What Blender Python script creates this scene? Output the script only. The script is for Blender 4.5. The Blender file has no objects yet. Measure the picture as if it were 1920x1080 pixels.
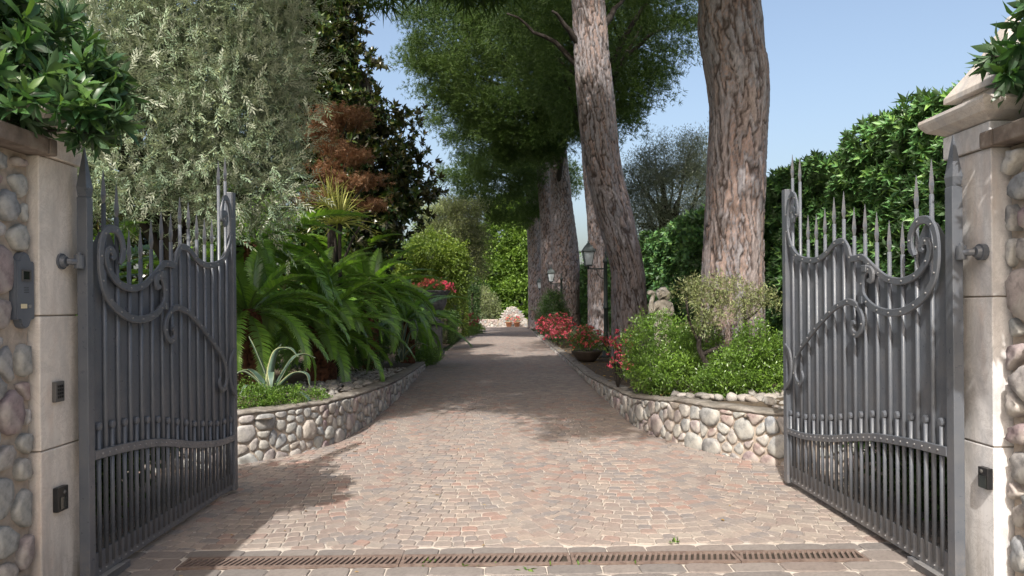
import bpy, bmesh, math, random
import numpy as np
from mathutils import Vector, Matrix, noise as mnoise

S = bpy.context.scene
C = S.collection
R = math.radians
rnd = random.Random(7)

# ------------------------------------------------------------------ camera, sky, sun
F_PX, VX, VY, EYE = 1395.0, 945.0, 575.0, 1.5
cam_d = bpy.data.cameras.new("camera"); cam = bpy.data.objects.new("camera", cam_d); C.objects.link(cam)
cam_d.sensor_width = 36.0; cam_d.lens = 36.0 * F_PX / 1920.0
cam_d.shift_y = 35.0 / 1920.0
cam_d.clip_start = 0.05; cam_d.clip_end = 3000
ROLL = math.atan(0.0087)
mrot = Matrix.Rotation(-math.atan(15 / F_PX), 4, 'Z') @ Matrix.Rotation(R(90), 4, 'X') @ Matrix.Rotation(-ROLL, 4, 'Z')
cam.matrix_world = Matrix.Translation((0, 0, EYE)) @ mrot
S.camera = cam

SUN_EL, SUN_AZ = R(47), R(15)          # the sun stands behind the viewer, a little to the left
w = bpy.data.worlds.new("World"); S.world = w; w.use_nodes = True
nt = w.node_tree; nt.nodes.clear()
sky = nt.nodes.new('ShaderNodeTexSky'); sky.sky_type = 'NISHITA'; sky.sun_disc = False
sky.sun_elevation = SUN_EL; sky.sun_rotation = R(180) + SUN_AZ
sky.air_density = 1.0; sky.dust_density = 6.0; sky.ozone_density = 2.0; sky.altitude = 100
bg = nt.nodes.new('ShaderNodeBackground'); bg.inputs[1].default_value = 0.142
out = nt.nodes.new('ShaderNodeOutputWorld')
tint = nt.nodes.new('ShaderNodeMix'); tint.data_type = 'RGBA'; tint.blend_type = 'MULTIPLY'; tint.inputs[0].default_value = 1.0; tint.inputs[7].default_value = (1.02, 0.96, 0.875, 1)   # hazy summer air
nt.links.new(sky.outputs[0], tint.inputs[6]); nt.links.new(tint.outputs[2], bg.inputs[0]); nt.links.new(bg.outputs[0], out.inputs[0])
sl = bpy.data.lights.new("sun", 'SUN'); sl.energy = 3.15; sl.angle = R(0.53); sl.color = (1.0, 0.955, 0.895)
so = bpy.data.objects.new("sun", sl); C.objects.link(so)
sdir = Vector((math.sin(SUN_AZ) * math.cos(SUN_EL), math.cos(SUN_AZ) * math.cos(SUN_EL), -math.sin(SUN_EL)))
so.rotation_euler = sdir.to_track_quat('-Z', 'Y').to_euler()
S.view_settings.view_transform = 'Standard'; S.view_settings.look = 'None'
S.view_settings.gamma = 1.0; S.view_settings.exposure = 1.05; S.view_settings.use_curve_mapping = False
S.cycles.max_bounces = 8; S.cycles.transparent_max_bounces = 8

def at(px, py, d):
    """world point seen at photo pixel (px, py) at distance d along the drive"""
    return ((px - VX) * d / F_PX, d, EYE + (VY - (py + (px - VX) * 0.0087)) * d / F_PX)

# ------------------------------------------------------------------ materials
def nodes_of(name):
    m = bpy.data.materials.new(name); m.use_nodes = True
    n = m.node_tree; n.nodes.clear()
    o = n.nodes.new('ShaderNodeOutputMaterial')
    p = n.nodes.new('ShaderNodeBsdfPrincipled')
    n.links.new(p.outputs[0], o.inputs[0])
    return m, n, p, o

def ramp(n, cols, pos=None, interp='LINEAR'):
    r = n.nodes.new('ShaderNodeValToRGB'); e = r.color_ramp.elements; r.color_ramp.interpolation = interp
    k = len(cols)
    while len(e) < k: e.new(0.5)
    for i, c in enumerate(cols):
        e[i].position = pos[i] if pos else i / max(1, k - 1)
        e[i].color = (*c, 1)
    return r

def texco(n, scale, detail=4.0, rough=0.6, kind='Object', vscale=None, dist=0.0):
    tc = n.nodes.new('ShaderNodeTexCoord')
    t = n.nodes.new('ShaderNodeTexNoise'); t.inputs['Scale'].default_value = scale
    t.inputs['Detail'].default_value = detail; t.inputs['Roughness'].default_value = rough
    t.inputs['Distortion'].default_value = dist
    if vscale:
        mp = n.nodes.new('ShaderNodeMapping'); mp.inputs['Scale'].default_value = vscale
        n.links.new(tc.outputs[kind], mp.inputs[0]); n.links.new(mp.outputs[0], t.inputs['Vector'])
    else:
        n.links.new(tc.outputs[kind], t.inputs['Vector'])
    return t

def mixc(n, a, b, fac, mode='MIX'):
    m = n.nodes.new('ShaderNodeMix'); m.data_type = 'RGBA'; m.blend_type = mode
    for s, v in ((m.inputs[6], a), (m.inputs[7], b), (m.inputs[0], fac)):
        if hasattr(v, 'type') and hasattr(v, 'links'): n.links.new(v, s)
        elif isinstance(v, (tuple, list)): s.default_value = (*v, 1)
        else: s.default_value = v
    return m.outputs[2]

def bump(n, p, h, strength=0.4, dist=0.01):
    b = n.nodes.new('ShaderNodeBump'); b.inputs['Strength'].default_value = strength
    b.inputs['Distance'].default_value = dist
    n.links.new(h, b.inputs['Height']); n.links.new(b.outputs[0], p.inputs['Normal'])

def attr(n, name):
    a = n.nodes.new('ShaderNodeAttribute'); a.attribute_name = name
    return a.outputs['Fac']

def mat_plain(name, cols, scale=8, rough=0.8, bs=0.4, bd=0.01, vscale=None, spec=0.4, metal=0.0, pos=None, detail=6):
    m, n, p, o = nodes_of(name)
    t = texco(n, scale, detail, 0.65, vscale=vscale)
    r = ramp(n, cols, pos or [0.3 + 0.4 * i / max(1, len(cols) - 1) for i in range(len(cols))])
    n.links.new(t.outputs[0], r.inputs[0]); n.links.new(r.outputs[0], p.inputs['Base Color'])
    p.inputs['Roughness'].default_value = rough; p.inputs['Specular IOR Level'].default_value = spec
    p.inputs['Metallic'].default_value = metal
    if bs: bump(n, p, t.outputs[0], bs, bd)
    return m

def mat_tone(name, cols, speck=0.5, scale=30, rough=0.85, bs=0.5, bd=0.006, blotch=None):
    """stones: the colour of each comes from its own 'tone' attribute, plus mineral speckle"""
    m, n, p, o = nodes_of(name)
    r = ramp(n, cols); n.links.new(attr(n, 'tone'), r.inputs[0])
    t = texco(n, scale, 6, 0.7)
    t2 = texco(n, scale * 0.22, 4, 0.6)
    g = ramp(n, [(1 - speck,) * 3, (1.0,) * 3, (1 + speck * 0.6,) * 3], [0.3, 0.5, 0.72]); n.links.new(t.outputs[0], g.inputs[0])
    c = mixc(n, r.outputs[0], g.outputs[0], 1.0, 'MULTIPLY')
    if blotch:
        g2 = ramp(n, [(0, 0, 0), (1, 1, 1)], [0.48, 0.68]); n.links.new(t2.outputs[0], g2.inputs[0])
        c = mixc(n, c, blotch, mul(n, g2.outputs[0], 0.6))
    n.links.new(c, p.inputs['Base Color'])
    p.inputs['Roughness'].default_value = rough; p.inputs['Specular IOR Level'].default_value = 0.3
    if bs: bump(n, p, t.outputs[0], bs, bd)
    return m

def mul(n, a, k):
    m = n.nodes.new('ShaderNodeMath'); m.operation = 'MULTIPLY'
    n.links.new(a, m.inputs[0])
    if hasattr(k, 'links'): n.links.new(k, m.inputs[1])
    else: m.inputs[1].default_value = k
    return m.outputs[0]

def mat_leaf(name, cols, under=None, rough=0.45, spec=0.45, trans=0.28, tcol=None, hue_noise=0.9):
    """leaves: every leaf has its own tint; thin, so some light comes through"""
    m, n, p, o = nodes_of(name)
    g = n.nodes.new('ShaderNodeNewGeometry')
    r = ramp(n, cols); n.links.new(g.outputs['Random Per Island'], r.inputs[0])
    c = r.outputs[0]
    t = texco(n, hue_noise, 2, 0.5)
    rr = ramp(n, [(0.72, 0.76, 0.7), (1.25, 1.2, 1.1)], [0.35, 0.65]); n.links.new(t.outputs[0], rr.inputs[0])
    c = mixc(n, c, rr.outputs[0], 1.0, 'MULTIPLY')
    if under: c = mixc(n, c, under, g.outputs['Backfacing'])
    n.links.new(c, p.inputs['Base Color'])
    p.inputs['Roughness'].default_value = rough; p.inputs['Specular IOR Level'].default_value = spec
    if trans > 0:
        tb = n.nodes.new('ShaderNodeBsdfTranslucent')
        tm = mixc(n, c, tcol or (1.5, 1.6, 0.6), 1.0, 'MULTIPLY'); n.links.new(tm, tb.inputs[0])
        ms = n.nodes.new('ShaderNodeMixShader'); ms.inputs[0].default_value = trans
        n.links.new(p.outputs[0], ms.inputs[1]); n.links.new(tb.outputs[0], ms.inputs[2])
        n.links.new(ms.outputs[0], o.inputs[0])
    return m

def mat_bark(name, cols, fissure, rough=0.9, scale=40):
    m, n, p, o = nodes_of(name)
    r = ramp(n, cols); n.links.new(attr(n, 'tone'), r.inputs[0])
    t = texco(n, scale, 6, 0.7, vscale=(1, 1, 0.35))
    g = ramp(n, [(0.6,) * 3, (1.0,) * 3, (1.3,) * 3], [0.3, 0.5, 0.75]); n.links.new(t.outputs[0], g.inputs[0])
    c = mixc(n, r.outputs[0], g.outputs[0], 1.0, 'MULTIPLY')
    c = mixc(n, fissure, c, attr(n, 'fiss'))
    n.links.new(c, p.inputs['Base Color'])
    p.inputs['Roughness'].default_value = rough; p.inputs['Specular IOR Level'].default_value = 0.2
    bump(n, p, t.outputs[0], 0.7, 0.02)
    return m

M = {}
M['cobble'] = mat_tone('porphyry', [(0.181, 0.159, 0.148), (0.252, 0.172, 0.144), (0.214, 0.185, 0.165), (0.172, 0.159, 0.155), (0.269, 0.224, 0.191), (0.231, 0.206, 0.184), (0.202, 0.163, 0.146), (0.273, 0.241, 0.209)], 0.28, 55, 0.8, 0.35, 0.004, blotch=(.22, .19, .165))
M['joint'] = mat_plain('joint_mortar', [(0.351, 0.315, 0.271), (0.444, 0.410, 0.364)], 30, 0.95, 0.5, 0.004)
M['kerbstone'] = mat_tone('kerb_slab', [(0.158, 0.143, 0.133), (0.140, 0.129, 0.122), (0.185, 0.166, 0.152), (0.163, 0.138, 0.124)], 0.25, 40, 0.85, 0.35, 0.004)
M['rubble'] = mat_tone('rubble_stone', [(0.251, 0.250, 0.237), (0.352, 0.357, 0.342), (0.197, 0.196, 0.195), (0.276, 0.210, 0.195), (0.393, 0.392, 0.370), (0.234, 0.179, 0.185), (0.302, 0.295, 0.271), (0.210, 0.223, 0.237), (0.335, 0.295, 0.257)], 0.38, 26, 0.85, 0.6, 0.008, blotch=(.40, .38, .33))
M['mortar'] = mat_plain('wall_mortar', [(0.285, 0.242, 0.200), (0.399, 0.339, 0.280)], 22, 0.95, 0.9, 0.012)
M['coping'] = mat_plain('coping_cement', [(0.096, 0.086, 0.074), (0.176, 0.160, 0.137), (0.264, 0.246, 0.225)], 9, 0.95, 0.8, 0.01)
M['oldcoping'] = mat_plain('coping_slab', [(.085, .07, .06), (.15, .12, .10), (.22, .19, .16)], 9, 0.9, 0.7, 0.01)
M['pebble'] = mat_tone('pebble_stone', [(0.218, 0.211, 0.194), (0.286, 0.272, 0.248), (0.170, 0.163, 0.153), (0.245, 0.218, 0.190), (0.320, 0.306, 0.286)], 0.25, 30, 0.7, 0.3, 0.004)
M['soil'] = mat_plain('soil', [(0.031, 0.023, 0.015), (0.068, 0.050, 0.032), (0.099, 0.079, 0.052)], 14, 1.0, 1.0, 0.02)
M['lawn'] = mat_plain('turf', [(.03, .05, .015), (.06, .09, .025)], 20, 1.0, 1.0, 0.02)
M['iron'] = mat_plain('grey_painted_iron', [(.084, .090, .100), (.104, .109, .116)], 6, 0.38, 0.12, 0.001, spec=0.5)
def mat_iron():
    m, n, p, o = nodes_of('grey_painted_wrought_iron')
    t = texco(n, 5, 6, .65); r = ramp(n, [(.070, .080, .096), (.090, .099, .114), (.110, .114, .122)], [.3, .5, .7]); n.links.new(t.outputs[0], r.inputs[0])
    tc = n.nodes.new('ShaderNodeTexCoord'); sx = n.nodes.new('ShaderNodeSeparateXYZ'); n.links.new(tc.outputs['Object'], sx.inputs[0])
    gr = n.nodes.new('ShaderNodeMapRange'); gr.inputs[1].default_value = .32; gr.inputs[2].default_value = .03; n.links.new(sx.outputs[2], gr.inputs[0])
    t2 = texco(n, 26, 6, .75); r2 = ramp(n, [(0, 0, 0), (1, 1, 1)], [.40, .68]); n.links.new(t2.outputs[0], r2.inputs[0])
    c = mixc(n, r.outputs[0], (.22, .19, .16), mul(n, mul(n, gr.outputs[0], r2.outputs[0]), .6))
    r3 = ramp(n, [(0, 0, 0), (1, 1, 1)], [.70, .76]); t3 = texco(n, 48, 5, .7); n.links.new(t3.outputs[0], r3.inputs[0])
    c = mixc(n, c, (.13, .075, .05), mul(n, r3.outputs[0], .55))
    n.links.new(c, p.inputs['Base Color']); rr = ramp(n, [(.26,) * 3, (.52,) * 3], [.35, .65]); n.links.new(t2.outputs[0], rr.inputs[0]); n.links.new(rr.outputs[0], p.inputs['Roughness'])
    bump(n, p, t2.outputs[0], .12, .002); return m
M['iron'] = mat_iron()
M['rivet'] = mat_plain('rivet_iron', [(.14, .14, .14), (.2, .2, .2)], 20, 0.35, 0, spec=0.6)
M['black'] = mat_plain('black_plastic', [(.012, .012, .013), (.02, .02, .021)], 10, 0.35, 0)
M['greyplastic'] = mat_plain('grey_plastic', [(.07, .068, .065), (.10, .097, .093)], 10, 0.5, 0.1, 0.001)
M['intercom'] = mat_plain('slate_grey_plate', [(0.083, 0.093, 0.112), (0.105, 0.117, 0.135)], 7, 0.5, 0.1, 0.001)
M['lens'] = mat_plain('dark_lens', [(.01, .012, .012), (.03, .035, .03)], 10, 0.12, 0, spec=0.7)
M['cream'] = mat_plain('name_card', [(.55, .47, .30), (.62, .55, .37)], 30, 0.6, 0)
M['rust'] = mat_plain('rusty_grating', [(0.078, 0.055, 0.046), (0.133, 0.097, 0.081), (0.172, 0.136, 0.114)], 25, 0.85, 0.4, 0.002)
M['pit'] = mat_plain('channel_dark', [(.02, .016, .012), (.05, .04, .03)], 20, 1.0, 0.5)
M['terracotta'] = mat_plain('terracotta', [(.28, .12, .065), (.36, .17, .10)], 12, 0.85, 0.3)
M['darkpot'] = mat_plain('brown_glazed_pot', [(.05, .038, .030), (.09, .07, .055)], 10, 0.6, 0.3)
M['urn'] = mat_plain('weathered_urn', [(.04, .042, .045), (.09, .092, .095), (.15, .15, .15)], 9, 0.8, 0.5)
M['statue'] = mat_plain('weathered_statue', [(.30, .285, .23), (.58, .55, .48), (.74, .71, .65)], 11, 0.9, 0.6, 0.01)
M['lamppost'] = mat_plain('green_cast_iron', [(.018, .028, .027), (.035, .048, .046)], 10, 0.45, 0.1, 0.001)

def mat_marble(name, base, dirt, veins, grey=(.27, .275, .29)):
    m, n, p, o = nodes_of(name)
    t = texco(n, 3.2, 8, 0.68, vscale=(1, 1, 0.28))
    r = ramp(n, [base, tuple(b * 0.9 for b in base), dirt], [0.38, 0.52, 0.72]); n.links.new(t.outputs[0], r.inputs[0])
    t2 = texco(n, 5.0, 12, 0.8, dist=1.5)
    r2 = ramp(n, [(0, 0, 0), (1, 1, 1), (0, 0, 0)], [0.485, 0.5, 0.515]); n.links.new(t2.outputs[0], r2.inputs[0])
    t3 = texco(n, 3.4, 7, 0.7, dist=.8, vscale=(1, 1, .55))
    r3 = ramp(n, [(0, 0, 0), (1, 1, 1)], [0.44, 0.62]); n.links.new(t3.outputs[0], r3.inputs[0])
    c = mixc(n, r.outputs[0], veins, mul(n, r2.outputs[0], 0.7))
    c = mixc(n, c, grey, mul(n, r3.outputs[0], 0.6))
    tc = n.nodes.new('ShaderNodeTexCoord'); sx = n.nodes.new('ShaderNodeSeparateXYZ'); n.links.new(tc.outputs['Object'], sx.inputs[0])
    gr = n.nodes.new('ShaderNodeMapRange'); gr.inputs[1].default_value = .42; gr.inputs[2].default_value = 0.0; n.links.new(sx.outputs[2], gr.inputs[0])
    t4 = texco(n, 9, 6, .7, vscale=(1, 1, .12)); r4 = ramp(n, [(0, 0, 0), (1, 1, 1)], [0.42, 0.66]); n.links.new(t4.outputs[0], r4.inputs[0])
    c = mixc(n, c, (.16, .14, .105), mul(n, mul(n, gr.outputs[0], r4.outputs[0]), 0.75))
    c = mixc(n, c, (.36, .31, .27), mul(n, r4.outputs[0], 0.25))
    n.links.new(c, p.inputs['Base Color']); p.inputs['Roughness'].default_value = 0.75
    p.inputs['Specular IOR Level'].default_value = 0.3
    bump(n, p, t2.outputs[0], 0.35, 0.003)
    return m
M['marble'] = mat_marble('pillar_stone', (.68, .67, .66), (.46, .38, .33), (.29, .28, .28))
M['warmstone'] = mat_marble('pillar_stone_warm', (.72, .66, .59), (.55, .42, .34), (.36, .30, .26), (.42, .40, .37))
M['capstone'] = mat_marble('capital_stone', (.54, .50, .455), (.27, .21, .175), (.20, .17, .15))

def mat_glass():
    m, n, p, o = nodes_of('frosted_lamp_glass')
    p.inputs['Base Color'].default_value = (.42, .47, .49, 1); p.inputs['Roughness'].default_value = 0.25
    p.inputs['Transmission Weight'].default_value = 0.15
    return m
M['lampglass'] = mat_glass()

M['pinebark'] = mat_bark('pine_bark', [(0.196, 0.180, 0.181), (0.242, 0.204, 0.195), (0.226, 0.221, 0.234), (0.258, 0.186, 0.156), (0.190, 0.186, 0.201), (0.258, 0.239, 0.240), (0.212, 0.174, 0.163), (0.278, 0.233, 0.214)], (.055, .042, .038))
M['greybark'] = mat_bark('grey_bark', [(.09, .08, .07), (.14, .125, .11), (.11, .10, .09)], (.035, .03, .026), scale=25)
M['cycadbark'] = mat_bark('cycad_trunk', [(.10, .045, .028), (.16, .07, .042), (.12, .06, .04)], (.022, .013, .010), scale=25)
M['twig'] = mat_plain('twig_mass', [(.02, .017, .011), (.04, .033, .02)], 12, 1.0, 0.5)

M['pine'] = mat_leaf('pine_needles', [(0.034, 0.067, 0.020), (0.051, 0.094, 0.023), (0.077, 0.125, 0.030), (0.043, 0.085, 0.029)], None, 0.55, 0.3, 0.20, hue_noise=0.35)
M['pitto'] = mat_leaf('glossy_dark_leaves', [(.022, .062, .026), (.034, .090, .034), (.05, .12, .036), (.09, .165, .04)], (.055, .10, .05), 0.36, 0.4, 0.25)
M['hedge'] = mat_leaf('hedge_leaves', [(0.059, 0.147, 0.056), (0.083, 0.199, 0.067), (0.108, 0.241, 0.078), (0.184, 0.328, 0.084)], (.07, .12, .055), 0.42, 0.4, 0.25, hue_noise=0.6)
M['silver'] = mat_leaf('silvery_leaves', [(0.142, 0.207, 0.145), (0.178, 0.247, 0.172), (0.222, 0.297, 0.211), (0.196, 0.267, 0.178), (0.222, 0.257, 0.133)], (.29, .32, .24), 0.5, 0.4, 0.20, tcol=(1.15, 1.25, .85), hue_noise=0.8)
M['olive'] = mat_leaf('olive_leaves', [(.06, .082, .06), (.085, .11, .085), (.12, .14, .11)], (.16, .18, .15), 0.5, 0.35, 0.2)
M['paleolive'] = mat_leaf('pale_olive_leaves', [(.15, .20, .085), (.20, .25, .11), (.25, .29, .14)], (.18, .20, .14), 0.5, 0.35, 0.25)
M['magnolia'] = mat_leaf('magnolia_leaves', [(.018, .038, .016), (.026, .054, .02), (.036, .068, .02), (.065, .10, .022), (.11, .10, .03)], (.045, .048, .02), 0.25, 0.6, 0.12)
M['maple'] = mat_leaf('maple_leaves', [(0.162, 0.081, 0.044), (0.226, 0.119, 0.066), (0.145, 0.086, 0.046), (0.275, 0.173, 0.099)], None, 0.5, 0.35, 0.25, tcol=(1.6, 0.9, 0.5))
M['cycad'] = mat_leaf('cycad_leaflets', [(0.162, 0.322, 0.061), (0.219, 0.398, 0.070), (0.304, 0.504, 0.096)], (.13, .22, .06), 0.28, 0.5, 0.25, hue_noise=1.5)
M['bright'] = mat_leaf('bright_leaves', [(0.081, 0.157, 0.028), (0.115, 0.213, 0.033), (0.161, 0.269, 0.044), (0.098, 0.185, 0.033)], (.11, .18, .05), 0.33, 0.5, 0.3, hue_noise=2)
M['bonsai'] = mat_leaf('small_grey_leaves', [(.13, .17, .07), (.19, .23, .10), (.25, .27, .14)], (.19, .20, .12), 0.5, 0.4, 0.25, hue_noise=2)
M['cypress'] = mat_leaf('cypress_sprays', [(0.069, 0.132, 0.028), (0.098, 0.172, 0.033), (0.138, 0.230, 0.044), (0.172, 0.265, 0.055)], None, 0.5, 0.35, 0.3, hue_noise=0.6)
M['yellowgreen'] = mat_leaf('yellow_green_leaves', [(0.083, 0.143, 0.028), (0.121, 0.187, 0.033), (0.187, 0.253, 0.044), (0.066, 0.110, 0.028)], None, 0.45, 0.4, 0.3, hue_noise=0.7)
M['box'] = mat_leaf('box_leaves', [(0.033, 0.072, 0.023), (0.049, 0.101, 0.029), (0.072, 0.130, 0.036)], None, 0.45, 0.4, 0.25, hue_noise=1)
M['cover'] = mat_leaf('ground_cover_leaves', [(.05, .11, .02), (.08, .155, .025), (.11, .19, .03)], None, 0.45, 0.4, 0.3, hue_noise=3)
M['sword'] = mat_leaf('sword_leaves', [(.30, .36, .07), (.40, .44, .11), (.46, .46, .17), (.34, .29, .13)], None, 0.45, 0.4, 0.3)
M['paleleaf'] = mat_leaf('broad_pale_leaves', [(.13, .19, .07), (.17, .23, .09)], None, 0.4, 0.4, 0.25)
M['red'] = mat_leaf('red_petals', [(0.340, 0.039, 0.052), (0.425, 0.078, 0.091), (0.468, 0.156, 0.169), (0.383, 0.065, 0.130)], None, 0.55, 0.3, 0.3, tcol=(1.3, 0.8, 0.8))
M['pink'] = mat_leaf('pink_petals', [(.62, .07, .16), (.70, .13, .22), (.75, .22, .28)], None, 0.55, 0.3, 0.3, tcol=(1.3, 0.8, 0.8))
M['coral'] = mat_leaf('coral_petals', [(.62, .14, .10), (.70, .28, .20), (.62, .08, .13), (.75, .40, .32)], None, 0.55, 0.3, 0.3, tcol=(1.3, 0.8, 0.8))
M['dryleaf'] = mat_leaf('dry_leaves', [(.20, .12, .04), (.32, .20, .06), (.15, .09, .045), (.38, .27, .09)], None, 0.7, 0.2, 0.1)

def mat_agave():
    m, n, p, o = nodes_of('variegated_agave')
    r = ramp(n, [(.055, .095, .075), (.07, .115, .085), (.27, .29, .14), (.33, .34, .18)], [0.0, 0.74, 0.9, 1.0])
    n.links.new(attr(n, 'tone'), r.inputs[0]); n.links.new(r.outputs[0], p.inputs['Base Color'])
    p.inputs['Roughness'].default_value = 0.45
    t = texco(n, 60, 4, 0.6, vscale=(1, 1, .2)); bump(n, p, t.outputs[0], 0.15, 0.003)
    return m
M['agave'] = mat_agave()

# ------------------------------------------------------------------ mesh helpers
def mesh_tris(name, V, Fc, smooth=False, tone=None, fiss=None):
    """numpy vertices (n,3) and faces (m,3) or (m,4) into one mesh"""
    V = np.asarray(V, dtype=np.float32); Fc = np.asarray(Fc, dtype=np.int32); k = Fc.shape[1]
    me = bpy.data.meshes.new(name)
    me.vertices.add(len(V)); me.vertices.foreach_set('co', V.ravel())
    me.loops.add(Fc.size); me.loops.foreach_set('vertex_index', Fc.ravel())
    me.polygons.add(len(Fc)); me.polygons.foreach_set('loop_start', np.arange(len(Fc), dtype=np.int32) * k)
    if smooth: me.polygons.foreach_set('use_smooth', np.ones(len(Fc), dtype=bool))
    for nm, a in (('tone', tone), ('fiss', fiss)):
        if a is not None:
            at_ = me.attributes.new(nm, 'FLOAT', 'POINT'); at_.data.foreach_set('value', np.asarray(a, dtype=np.float32))
    me.update(calc_edges=True)
    return me

def link(name, me, mat, parent=None, loc=None):
    o = bpy.data.objects.new(name, me); C.objects.link(o)
    if mat is not None and len(me.materials) == 0: me.materials.append(mat)
    if loc is not None: o.location = loc
    if parent is not None: o.parent = parent
    return o

def tag(o, label, cat, group=None, kind=None):
    o['label'] = label; o['category'] = cat
    if group: o['group'] = group
    if kind: o['kind'] = kind
    return o

def thing(name, label, cat, loc=(0, 0, 0), group=None, rz=0):
    o = bpy.data.objects.new(name, None); C.objects.link(o); o.location = loc; o.rotation_euler = (0, 0, rz)
    o.empty_display_size = 0.1
    return tag(o, label, cat, group)

class MB:
    """collects simple solids, builds them as ONE mesh"""
    def __init__(self): self.v = []; self.f = []; self.t = []
    def add(self, V, Fs, tone=0.5):
        b = len(self.v); self.v += [tuple(p) for p in V]; self.f += [tuple(i + b for i in f) for f in Fs]
        self.t += [tone] * len(V); return self
    def box(self, x0, x1, y0, y1, z0, z1, tone=0.5):
        V = [(x0, y0, z0), (x1, y0, z0), (x1, y1, z0), (x0, y1, z0), (x0, y0, z1), (x1, y0, z1), (x1, y1, z1), (x0, y1, z1)]
        return self.add(V, [(3, 2, 1, 0), (4, 5, 6, 7), (0, 1, 5, 4), (1, 2, 6, 5), (2, 3, 7, 6), (3, 0, 4, 7)], tone)
    def tube(self, pts, rad, n=8, cap=True, flat=1.0):
        pts = [Vector(p) for p in pts]; k = len(pts)
        if not hasattr(rad, '__len__'): rad = [rad] * k
        V = []; up = None
        for i, p in enumerate(pts):
            d = (pts[min(i + 1, k - 1)] - pts[max(i - 1, 0)]).normalized()
            if up is None: up = Vector((0, 0, 1)) if abs(d.z) < 0.9 else Vector((1, 0, 0))
            x = d.cross(up).normalized(); y = x.cross(d).normalized(); up = y
            for j in range(n):
                a = 2 * math.pi * j / n
                V.append(p + x * (rad[i] * math.cos(a)) + y * (rad[i] * flat * math.sin(a)))
        Fs = [(i * n + j, i * n + (j + 1) % n, (i + 1) * n + (j + 1) % n, (i + 1) * n + j) for i in range(k - 1) for j in range(n)]
        if cap: Fs += [tuple(range(n - 1, -1, -1)), tuple((k - 1) * n + j for j in range(n))]
        return self.add(V, Fs)
    def lathe(self, prof, c=(0, 0, 0), n=16, sx=1, sy=1, tone=0.5):
        V = []; cx, cy, cz = c
        for r, z in prof:
            for j in range(n):
                a = 2 * math.pi * (j + 0.5) / n
                V.append((cx + sx * r * math.cos(a), cy + sy * r * math.sin(a), cz + z))
        k = len(prof)
        Fs = [(i * n + j, i * n + (j + 1) % n, (i + 1) * n + (j + 1) % n, (i + 1) * n + j) for i in range(k - 1) for j in range(n)]
        Fs += [tuple(range(n - 1, -1, -1)), tuple((k - 1) * n + j for j in range(n))]
        return self.add(V, Fs, tone)
    def ribbon(self, pts, normal, wd, th, off=0.0):
        """flat bar swept along pts; wd across in the plane, th along 'normal'"""
        pts = [Vector(p) for p in pts]; nn = Vector(normal); k = len(pts); V = []
        for i, p in enumerate(pts):
            d = (pts[min(i + 1, k - 1)] - pts[max(i - 1, 0)]).normalized()
            s = nn.cross(d).normalized(); w2 = (wd[i] if hasattr(wd, '__len__') else wd) / 2
            q = p + nn * off; c = th * 0.3
            V += [q + s * w2, q + s * w2 + nn * (th - c), q + s * (w2 - c) + nn * th, q - s * (w2 - c) + nn * th, q - s * w2 + nn * (th - c), q - s * w2]
        Fs = [(i * 6 + j, i * 6 + (j + 1) % 6, (i + 1) * 6 + (j + 1) % 6, (i + 1) * 6 + j) for i in range(k - 1) for j in range(6)]
        Fs += [(5, 4, 3, 2, 1, 0), tuple((k - 1) * 6 + j for j in range(6))]
        return self.add(V, Fs)
    def build(self, name, mat, parent=None, smooth=False, loc=None, bevel=0.0, tone=False, fix=True):
        me = bpy.data.meshes.new(name)
        V = self.v
        if loc is not None: V = [(x - loc[0], y - loc[1], z - loc[2]) for x, y, z in V]
        me.from_pydata([tuple(p) for p in V], [], self.f)
        if tone:
            a = me.attributes.new('tone', 'FLOAT', 'POINT'); a.data.foreach_set('value', self.t)
        if fix or bevel:
            bm = bmesh.new(); bm.from_mesh(me)
            if bevel: bmesh.ops.bevel(bm, geom=[e for e in bm.edges], offset=bevel, segments=2, profile=0.6, affect='EDGES')
            bmesh.ops.recalc_face_normals(bm, faces=bm.faces[:]); bm.to_mesh(me); bm.free()
        if smooth:
            for p in me.polygons: p.use_smooth = True
        return link(name, me, mat, parent, loc)

def spline(pts, n=8):
    """Catmull-Rom through the points"""
    P = [Vector(p) for p in pts]; P = [2 * P[0] - P[1]] + P + [2 * P[-1] - P[-2]]; out = []
    for i in range(1, len(P) - 2):
        for j in range(n):
            t = j / n
            out.append(0.5 * ((2 * P[i]) + (P[i + 1] - P[i - 1]) * t + (2 * P[i - 1] - 5 * P[i] + 4 * P[i + 1] - P[i + 2]) * t * t + (3 * P[i] - P[i - 1] - 3 * P[i + 1] + P[i + 2]) * t ** 3))
    out.append(P[-2]); return out

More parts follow.
